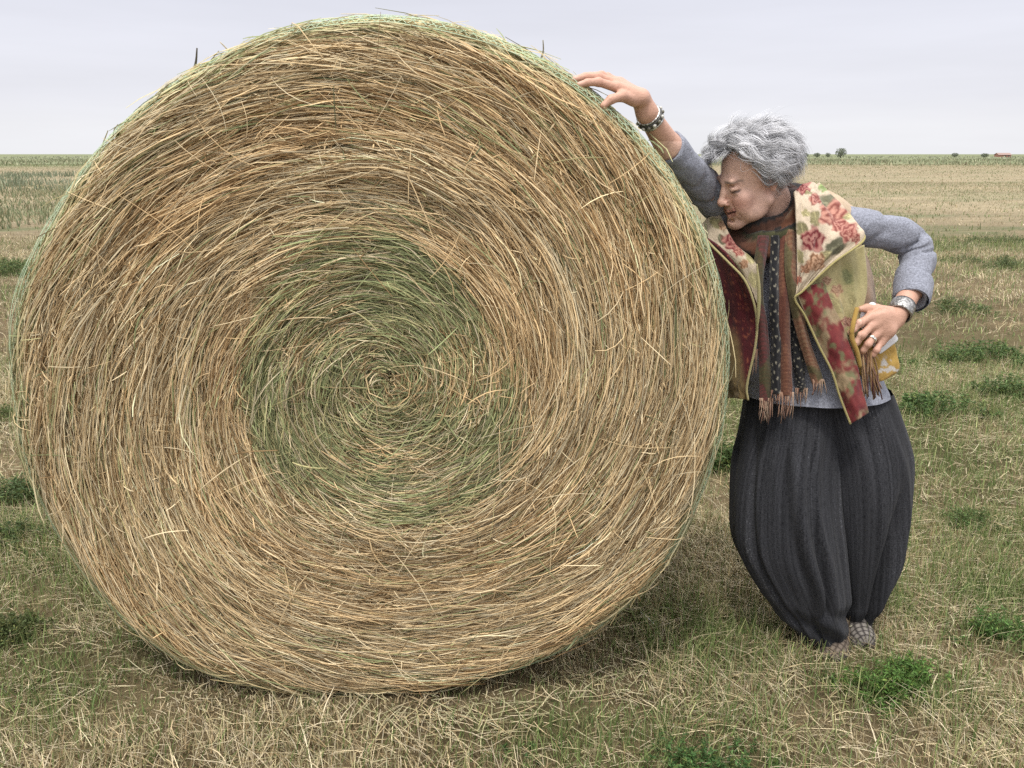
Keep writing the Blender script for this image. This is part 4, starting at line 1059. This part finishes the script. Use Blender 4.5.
def c_olive(u, v, px, py):
    n = fbm(px * .10, py * .07, seed=14)[..., None]; c = mix((.27, .235, .105), (.44, .385, .20), n)
    c = mix(c, np.array((.25, .255, .105)), .85 * np.exp(-(((px - 846) / 9) ** 2 + ((py - 281) / 15) ** 2))[..., None] * sstep(.35, .55, fbm(px * .3, py * .3, seed=5))[..., None])
    c = paint_motifs(px, py, c, [(836, 290, 6, (.36, .17, .10)), (846, 322, 5, (.34, .12, .08)), (826, 281, 4, (.38, .2, .12))], [(847, 277, 8, 1.2, 1.9, (.17, .18, .085)), (838, 306, 8, 1.0, 1.8, (.19, .195, .09)), (852, 300, 6, 1.7, 2.0, (.24, .21, .10)), (850, 338, 6, 1.2, 2, (.18, .18, .085)), (830, 297, 5, .6, 2, (.2, .2, .1))], 17)
    c = mix(c, np.array((.52, .33, .17)), .3 * np.exp(-(((px - 838) / 7) ** 2 + ((py - 300) / 25) ** 2))[..., None])
    return c
def pleat(p, amp, n, ph):  # vertical hanging folds
    return p
part('front_panel', [patch([[(796, 292, 2.195), (812, 280, 2.178), (836, 262, 2.19), (862, 245, 2.235)], [(806, 315, 2.19), (826, 303, 2.165), (842, 294, 2.195), (866, 284, 2.225)], [(822, 338, 2.19), (838, 330, 2.165), (848, 324, 2.195), (861, 316, 2.215)], [(838, 366, 2.19), (846, 360, 2.168), (851, 356, 2.19), (857, 350, 2.205)]], 80, 90, c_olive, .006, .016, (5, 1.2), 8)], M_tap, vest)
def c_red(u, v, px, py):
    n = fbm(px * .16, py * .11, seed=22)[..., None]
    c = mix((.10, .013, .018), (.23, .045, .040), n)
    bl = sstep(.50, .70, fbm(px * .085 + 3, py * .06, seed=31))[..., None]; c = mix(c, np.array((.34, .28, .16)), bl * .75)
    b2 = sstep(.55, .72, fbm(px * .12, py * .09 + 8, seed=37))[..., None]; c = mix(c, np.array((.14, .15, .07)), b2 * .85)
    return mix(c, np.array((.5, .42, .3)), .5 * sstep(.07, .02, u)[..., None])
strip = [[(796, 291), (810, 286), (824, 282)], [(805, 314), (817, 309), (832, 303)], [(819, 345), (833, 341), (848, 337)], [(832, 371), (844, 368), (857, 364)], [(840, 396), (850, 393), (862, 389)], [(851, 423), (859, 419), (869, 413)]]
part('lining', [patch([[(q[0][0], q[0][1], 2.165), (q[1][0], q[1][1], 2.152), (q[2][0], q[2][1], 2.168)] for q in strip], 44, 110, c_red, .005, .009, (2, 5), 12)], M_tap, vest)
RL = [[(794, 192, 2.235), (805, 183, 2.275), (817, 186, 2.31)], [(796, 206, 2.195), (813, 202, 2.215), (835, 202, 2.27)], [(797, 228, 2.172), (822, 225, 2.172), (852, 224, 2.215)], [(797, 255, 2.162), (820, 250, 2.152), (863, 239, 2.175)], [(797, 280, 2.162), (811, 273, 2.152), (834, 262, 2.155)], [(796, 298, 2.160), (799, 294, 2.155), (804, 289, 2.155)]]
rr_ = [(831, 215, 12, (.42, .115, .085)), (813, 240, 12, CRIM), (847, 234, 9, (.40, .10, .08)), (838, 226, 7, ROSE), (803, 187, 7, CRIM * 1.3), (815, 200, 6, ROSE), (798, 280, 4, (.5, .12, .07)), (816, 262, 9, (.45, .22, .11)), (855, 240, 4, ROSE * .9), (806, 268, 5, (.47, .2, .1))]
ll_ = [(828, 203, 9, .6, 1.5, DOL * 1.25), (835, 247, 11, -.5, 1.4, DOL), (815, 219, 8, 1.2, 1.7, OLV * .7), (802, 230, 9, 1.4, 1.8, OLV * .6), (842, 218, 6, .3, 1.8, OLV), (824, 256, 8, -.6, 1.8, OLV * .8), (806, 213, 5, .8, 1.8, OLV), (808, 193, 5, .2, 1.8, OLV * .8), (822, 190, 5, .7, 2, (.2, .25, .1)), (800, 256, 7, 1.4, 2, OLV)]
part('lapel', [patch(RL, 110, 150, lambda u, v, px, py: paint_motifs(px, py, mix(CREAM * .92, CREAM * 1.08, fbm(px * .2, py * .2, seed=2)[..., None]), rr_, ll_, 3), .006, .016, (4, 4), 21)], M_tap, vest)
part('piping', [pipe([(817, 186, 2.307), (835, 202, 2.267), (852, 224, 2.210), (864, 239.5, 2.171), (834, 262.5, 2.150), (804, 290, 2.149), (795, 299, 2.154), (805, 316, 2.160), (819, 346, 2.160), (832, 372, 2.160), (840, 397, 2.160), (850.5, 424, 2.160)], .0031, (.36, .31, .13), 120)], M_tap, vest)
def c_maroon(u, v, px, py):
    n = fbm(px * .2, py * .2, seed=41)[..., None]; c = mix((.055, .010, .014), (.11, .018, .022), n)
    sp = sstep(.66, .72, fbm(px * .35, py * .5, seed=44))[..., None]; c = mix(c, np.array((.30, .09, .05)), sp * .8)
    w = (sstep(742, 733, px - (py - 330) * .15) * sstep(322, 345, py))[..., None]
    return mix(c, mix((.16, .105, .045), (.30, .22, .10), fbm(px * .25, py * .25, seed=47)[..., None]), w)
part('lining', [patch([[(704, 236, 2.29), (726, 254, 2.215), (744, 276, 2.175)], [(710, 285, 2.29), (735, 300, 2.215), (757, 318, 2.172)], [(716, 330, 2.29), (738, 340, 2.215), (755, 348, 2.175)], [(722, 375, 2.29), (736, 380, 2.22), (747, 385, 2.185)], [(726, 398, 2.29), (737, 398, 2.22), (748, 399, 2.185)]], 60, 110, c_maroon, .006, .008, (3, 3), 33)], M_tap, vest)
LL = [[(702, 224, 2.35), (711, 217, 2.34), (719, 213, 2.34)], [(708, 240, 2.30), (722, 242, 2.255), (735, 243, 2.225)], [(728, 258, 2.22), (742, 260, 2.175), (757, 266, 2.152)], [(745, 277, 2.17), (751, 287, 2.16), (758, 305, 2.150)]]
rl2 = [(732, 242, 9, CRIM * 1.1), (739, 252, 5, ROSE), (724, 226, 5, (.45, .25, .14)), (745, 264, 4, (.42, .2, .1))]
ll2 = [(718, 224, 8, .4, 1.6, OLV * .8), (740, 226, 8, 1.1, 1.6, OLV * .6), (722, 240, 6, .8, 1.7, DOL * 1.2), (750, 258, 7, 1.2, 2.2, (.33, .29, .15)), (754, 280, 9, 1.4, 2.2, (.34, .30, .16))]
part('lapel', [patch(LL, 80, 90, lambda u, v, px, py: paint_motifs(px, py, mix(CREAM * .75, CREAM, fbm(px * .2, py * .2, seed=12)[..., None]), rl2, ll2, 9), .006, .004, (3, 3), 27)], M_tap, vest)
part('piping', [pipe([(704, 237, 2.262), (712, 246, 2.225), (728, 262, 2.19), (744, 279, 2.162), (753, 300, 2.154), (757, 322, 2.160), (755, 348, 2.166), (747, 385, 2.176), (748, 400, 2.178)], .0034, (.36, .31, .15), 80), pipe([(757, 264, 2.148), (759, 290, 2.146), (758.5, 312, 2.15), (757, 330, 2.158)], .0050 * np.sin(np.linspace(.12, np.pi - .05, 40)) ** .6, (.33, .29, .14), 40)], M_tap, vest)

# --- scarf
def c_scarf(u, v, px, py, a=(.24, .085, .05), b=(.12, .125, .055), c=(.30, .16, .09), per=7.0, sd=0):
    t = (v * 160 / per + .6 * np.sin(u * 3)) % 1
    col = np.where((t < .5)[..., None], np.array(a), np.array(c)); wv = .75 + .5 * vnoise(u * 30, v * 160, seed=sd)[..., None]
    pat = sstep(.52, .6, fbm(u * .8, v * 5 + sd, seed=sd + 2, o=2))[..., None]
    return mix(col, np.array(b), pat * .65) * wv * .6
def c_black(u, v, px, py):
    t = np.sin(v * 95 + 6 * np.abs(u - .5)) * np.sin(u * 9 + v * 20)
    return np.where((t > .72)[..., None], np.array((.26, .24, .18)), np.array((.012, .012, .014)))
def strip_of(pts, w, colfn, seed, y_off=0, tw=0):
    rows = []
    for (x, y, d) in pts: rows.append([(x - w / 2, y, d + .006), (x, y - .5, d - .004), (x + w / 2, y, d + .006)])
    return patch(rows, 22, 110, colfn, .005, .004, (2, 6), seed)
an_ = np.linspace(0, 2 * np.pi, 121); rc_ = P(773, 229, 2.325)
rp = rc_ + np.stack([.080 * np.cos(an_), -.085 * np.sin(an_), .020 + .058 * np.cos(an_) - .040 * np.sin(an_) + .004 * np.sin(3 * an_)], -1); nr = len(rp)
Vr, Qr, Cr = tube(rp, .034 + .004 * np.sin(np.linspace(0, 8 * np.pi, nr)), 28, (.2, .1, .06), flat=1.15, cap=False)
Vr = Vr.reshape(28, nr, 3); aa = np.broadcast_to(np.linspace(0, 2 * np.pi, 28, endpoint=False)[:, None], (28, nr)); vv = np.broadcast_to(np.linspace(0, 1, nr)[None], (28, nr))
Vr = Vr + nrm(Vr - rp[None]) * (.007 * np.sin(4 * aa + 6 * np.pi * vv))[..., None]
cst = (aa / (2 * np.pi) * 3 + vv * 2) % 1
cc = np.where((cst < .35)[..., None], np.array((.22, .09, .05)), np.where((cst < .6)[..., None], np.array((.03, .028, .025)), np.where((cst < .85)[..., None], np.array((.13, .13, .06)), np.array((.30, .17, .10)))))
cc = cc * .45 * (.7 + .6 * vnoise(aa * 6, vv * 90, seed=5)[..., None])
rp2 = rc_ + np.stack([.000 + .068 * np.cos(an_), -.066 * np.sin(an_), .044 + .036 * np.cos(an_) - .034 * np.sin(an_)], -1)
V2r, Q2r, C2r = tube(rp2, .026 + .004 * np.sin(np.linspace(1, 1 + 6 * np.pi, nr)), 28, (.05, .04, .03), flat=1.2, cap=False)
V2r = V2r.reshape(28, nr, 3); V2r = V2r + nrm(V2r - rp2[None]) * (.007 * np.sin(3 * aa - 4 * np.pi * vv))[..., None]
c2 = np.where((((aa / (2 * np.pi) * 4 - vv * 3) % 1) < .5)[..., None], np.array((.030, .026, .024)), np.array((.10, .048, .032))) * (.6 + .7 * vnoise(aa * 6, vv * 90, seed=15)[..., None])
SCF = [(Vr.reshape(-1, 3), Qr, cc.reshape(-1, 3)), (V2r.reshape(-1, 3), Q2r, c2.reshape(-1, 3)),
       strip_of([(764, 236, 2.215), (757, 285, 2.178), (762, 330, 2.185), (765, 370, 2.19), (766, 402, 2.19)], 11, lambda u, v, px, py: c_scarf(u, v, px, py, (.20, .06, .055), (.10, .12, .045), (.13, .06, .05), 4.5, 3), 51),
       strip_of([(776, 236, 2.21), (774, 290, 2.168), (776, 340, 2.178), (776, 394, 2.182)], 9, c_black, 52),
       strip_of([(785, 234, 2.215), (784, 290, 2.172), (785, 345, 2.178), (786, 396, 2.182)], 11, lambda u, v, px, py: c_scarf(u, v, px, py, (.27, .12, .07), (.17, .055, .04), (.20, .08, .05), 4, 8), 53),
       strip_of([(791, 230, 2.21), (791, 275, 2.162), (800, 325, 2.172), (811, 362, 2.18), (818, 384, 2.182)], 11, lambda u, v, px, py: c_scarf(u, v, px, py, (.28, .13, .075), (.09, .12, .045), (.33, .19, .11), 5, 12), 54),
       strip_of([(795, 300, 2.19), (797, 340, 2.196), (800, 380, 2.2), (802, 392, 2.2)], 9, c_black, 55)]
scarf = part('scarf', SCF, M_scarf)
R = np.random.default_rng(3)
for (x0, x1, y0, y1, d, n) in ((759, 773, 401, 421, 2.188, 14), (771, 781, 393, 404, 2.182, 8), (779, 794, 395, 417, 2.18, 15), (795, 808, 391, 402, 2.198, 9), (812, 824, 382, 395, 2.18, 11), (752, 758, 352, 372, 2.19, 6)):
    fr = []
    for i in range(n):
        x = x0 + (x1 - x0) * (i + .5) / n; e = x + R.normal(-1.2, 2.0); yb = y1 + R.normal(0, 2.5)
        p = spline([P(x, y0 - 3, d), P((x + e) / 2 + R.normal(0, .8), (y0 + yb) / 2, d - .004), P(e, yb, d + R.normal(0, .003))], 7)
        fr.append(tube(p, np.linspace(.0014, .0009, 7), 5, np.array([(.30, .18, .12), (.38, .26, .18), (.17, .085, .055)])[R.integers(0, 3)]))
    part('fringe', fr, M_scarf, scarf)

# --- mustard pouch with brown tassel at the hip
def c_must(u, v, px, py):
    c = mix((.33, .20, .05), (.50, .33, .09), fbm(px * .2, py * .2, seed=61)[..., None])
    w = sstep(.55, .62, fbm(px * .16 + 4, py * .16, seed=66))[..., None] * sstep(352, 362, py)[..., None]
    return mix(c, np.array((.55, .53, .5)), w * .9)
pouch = part('pouch', [patch([[(854, 312, 2.245), (862, 309, 2.24), (872, 314, 2.25)], [(850, 330, 2.24), (868, 327, 2.235), (888, 338, 2.25)], [(851, 353, 2.235), (872, 352, 2.225), (894, 352, 2.245)], [(858, 370, 2.235), (876, 376, 2.225), (896, 368, 2.245)], [(866, 378, 2.235), (876, 381, 2.23), (886, 376, 2.24)]], 50, 60, c_must, .02, .006, (3, 3), 71)], M_tap)
tz = []
for i in range(26):
    x = 861 + R.uniform(0, 12); e = 863 + R.uniform(0, 20); yb = R.uniform(388, 400)
    p = spline([P(x, 350 + R.uniform(0, 4), 2.182), P((x + e) / 2 + R.normal(0, 1.2), 372, 2.176 + R.normal(0, .004)), P(e, yb, 2.182 + R.normal(0, .004))], 8)
    tz.append(tube(p, np.linspace(.0026, .0018, 8), 5, np.array([(.17, .095, .045), (.26, .15, .07), (.10, .03, .03), (.33, .21, .11)])[R.integers(0, 4)]))
part('tassel', tz, M_scarf, pouch)
part('cord', [pipe([(857, 308, 2.19), (853, 325, 2.17), (852, 338, 2.168), (857, 352, 2.172), (860, 367, 2.18)], .0065, (.36, .23, .06), 30)], M_tap, pouch)

# --- jewellery
bc = P(640.5, 117, 2.155); ba = nrm(P(634, 101, 2.12) - P(652, 130, 2.18)); e1 = nrm(np.cross(ba, [0, 1, 0])); e2 = np.cross(ba, e1)
fc = nrm(r_wr - P(668, 146, 2.165)); bcen = P(641.5, 0, 2.14)
bcen = r_wr * .86 + P(668, 146, 2.165) * .14
e1 = nrm(np.cross(fc, [0, 1, 0])); e2 = np.cross(fc, e1); a = np.linspace(0, 2 * np.pi, 49)
def hoop(c, ax, ra, w, t, col, n=64):
    """flat band round an arm"""
    q1 = nrm(np.cross(ax, [0, 1, 0])); q2 = np.cross(ax, q1); aa = np.linspace(0, 2 * np.pi, n, endpoint=False)
    prof = [(-w / 2, 0), (-w / 2, t), (-w * .3, t * 1.35), (w * .3, t * 1.35), (w / 2, t), (w / 2, 0)]
    V = np.stack([c + (ra + r) * (np.cos(aa)[:, None] * q1 + np.sin(aa)[:, None] * q2) + ax * h for h, r in prof], 1)
    Q = grid_quads(n, len(prof), True)
    return V.reshape(-1, 3), Q, col
br = part('bracelet', [hoop(bcen, fc, .0280, .014, .0035, (.05, .048, .04))], M_bead)
part('bangle', [hoop(bcen - fc * .010, fc, .0290, .005, .002, (.55, .54, .5)), hoop(bcen + fc * .010, fc, .0275, .004, .002, (.5, .49, .46))], M_silver)
for i in range(14):
    an = i * 2 * np.pi / 14; c = bcen + .0327 * (math.cos(an) * e1 + math.sin(an) * e2)
    th = np.linspace(0, 2 * np.pi, 10, endpoint=False); ph = np.linspace(.01, np.pi - .01, 7); T, PH = np.meshgrid(th, ph, indexing='ij')
    V = c + .0046 * np.stack([np.sin(PH) * np.cos(T), np.sin(PH) * np.sin(T), np.cos(PH)], -1)
    part('bead', [(V.reshape(-1, 3), grid_quads(10, 7, True), (.55, .53, .47) if i % 2 else (.16, .15, .11))], M_bead, br)
wd = nrm(l_wr - P(911, 290, 2.305)); part('cuff_bracelet', [hoop(l_wr - wd * .010, wd, .0295, .044, .003, (.36, .35, .33))], M_silver)
rc = L_HAND[2][0] * .55 + L_HAND[2][1] * .45; part('ring', [hoop(rc, nrm(L_HAND[2][1] - L_HAND[2][0]), .0102, .007, .0022, (.75, .72, .64), 32)], M_silver)

# --- white phone held between palm and hip
pc = P(876, 328, 2.216); pl = nrm(P(892, 352, 2.222) - P(861, 305, 2.222)); pn = nrm(np.array([.12, -1, .05]) - pl * (np.array([.12, -1, .05]) @ pl)); pw = np.cross(pl, pn)
def slab(hl, hw, t, rad, off, col, n=12):
    o = []
    for sx_, sy_, a0 in ((1, 1, 0), (-1, 1, 90), (-1, -1, 180), (1, -1, 270)):
        for i in range(n):
            an = math.radians(a0 + 90 * i / (n - 1)); o.append((sx_ * (hl - rad) + rad * math.cos(an), sy_ * (hw - rad) + rad * math.sin(an)))
    o = np.array(o); L_ = []
    for k, z in ((.0, -t / 2), (0.96, -t / 2), (1, -t * .3), (1, t * .3), (.96, t / 2), (.0, t / 2)):
        L_.append(pc + pl * (o[:, :1] * k) + pw * (o[:, 1:] * k) + pn * (z + off))
    V = np.stack(L_, 1)
    return V.reshape(-1, 3), grid_quads(len(o), 6, True), col
ph = link('phone', mesh_of('phone', [slab(.068, .034, .009, .010, 0, (.78, .78, .80))]), M_phone, None, tuple(pc))
tag(ph, 'white phone held against the hip under the hand with the silver cuff', 'phone')
o = bpy.data.objects.new('screen', mesh_of('screen', [slab(.058, .029, .001, .006, -.0052, (.02, .02, .025))])); o.data.materials.append(M_phone); COL.objects.link(o); o.parent = ph; o.location = -ph.location


# ------------------------------------------------------------------ sky and light
W = bpy.data.worlds.new('World'); SC.world = W; W.use_nodes = True
nt = W.node_tree; L = nt.links; bg = nt.nodes['Background']
SUN_EL, SUN_AZ = math.radians(66), math.radians(196)     # high, behind the camera
sky = N(nt, 'ShaderNodeTexSky'); sky.sky_type = 'NISHITA'; sky.sun_disc = False
sky.sun_elevation = SUN_EL; sky.sun_rotation = SUN_AZ; sky.air_density = 1; sky.dust_density = 3
tc = N(nt, 'ShaderNodeTexCoord'); sx = N(nt, 'ShaderNodeSeparateXYZ'); L.new(tc.outputs['Generated'], sx.inputs[0])
ramp = N(nt, 'ShaderNodeValToRGB'); L.new(sx.outputs['Z'], ramp.inputs['Fac'])
e = ramp.color_ramp.elements
K_ = 1 / .1 / 24
def setc(i, pos, c):
    el = e[i] if i < 2 else e.new(pos)
    el.position = pos; el.color = (*[v * K_ for v in c], 1)
setc(0, 0.0, (.92, .922, .955)); setc(1, 1.0, (2.5, 2.5, 2.6))
setc(2, .028, (.925, .928, .965)); setc(3, .06, (.875, .88, .945)); setc(4, .16, (.815, .825, .915)); setc(5, .35, (1.12, 1.13, 1.22))
mp = N(nt, 'ShaderNodeMapping'); mp.inputs['Scale'].default_value = (1.6, 1.6, 14); L.new(tc.outputs['Generated'], mp.inputs['Vector'])
cn = N(nt, 'ShaderNodeTexNoise'); cn.inputs['Scale'].default_value = 1.5; cn.inputs['Detail'].default_value = 4; L.new(mp.outputs['Vector'], cn.inputs['Vector'])
mr = N(nt, 'ShaderNodeMapRange'); mr.inputs['From Min'].default_value = .3; mr.inputs['From Max'].default_value = .7
mr.inputs['To Min'].default_value = .945 * 24; mr.inputs['To Max'].default_value = 1.04 * 24; L.new(cn.outputs['Fac'], mr.inputs['Value'])
sc_ = N(nt, 'ShaderNodeVectorMath', operation='SCALE'); L.new(ramp.outputs['Color'], sc_.inputs[0]); L.new(mr.outputs['Result'], sc_.inputs['Scale'])
mixn = N(nt, 'ShaderNodeMix', data_type='RGBA'); mixn.inputs['Factor'].default_value = .94
L.new(sky.outputs['Color'], mixn.inputs['A']); L.new(sc_.outputs['Vector'], mixn.inputs['B'])
L.new(mixn.outputs['Result'], bg.inputs['Color']); bg.inputs['Strength'].default_value = .1

sun = bpy.data.lights.new('sun', 'SUN'); sun.energy = 2.7; sun.angle = math.radians(10); sun.color = (1, .96, .9)
so = bpy.data.objects.new('sun', sun); COL.objects.link(so)
# direction to the sun: azimuth measured from +Y towards +X
ds = Vector((math.sin(SUN_AZ) * math.cos(SUN_EL), math.cos(SUN_AZ) * math.cos(SUN_EL), math.sin(SUN_EL)))
so.rotation_euler = ds.to_track_quat('Z', 'Y').to_euler(); so.location = (0, -5, 20)

cam = bpy.data.cameras.new('camera'); co_ = bpy.data.objects.new('camera', cam); COL.objects.link(co_)
cam.sensor_fit = 'HORIZONTAL'; cam.sensor_width = 36; cam.lens = 36 * F_PX / 1024
cam.clip_start = .05; cam.clip_end = 12000
co_.location = (0, 0, CAM_H); co_.rotation_euler = (math.pi / 2 - PITCH, 0, 0)
SC.camera = co_
vs = SC.view_settings; SC.display_settings.display_device = 'sRGB'
vs.view_transform = 'Standard'; vs.look = 'None'; vs.exposure = 0.0; vs.gamma = 1; vs.use_curve_mapping = False
SC.cycles.max_bounces = 8; SC.cycles.use_denoising = False
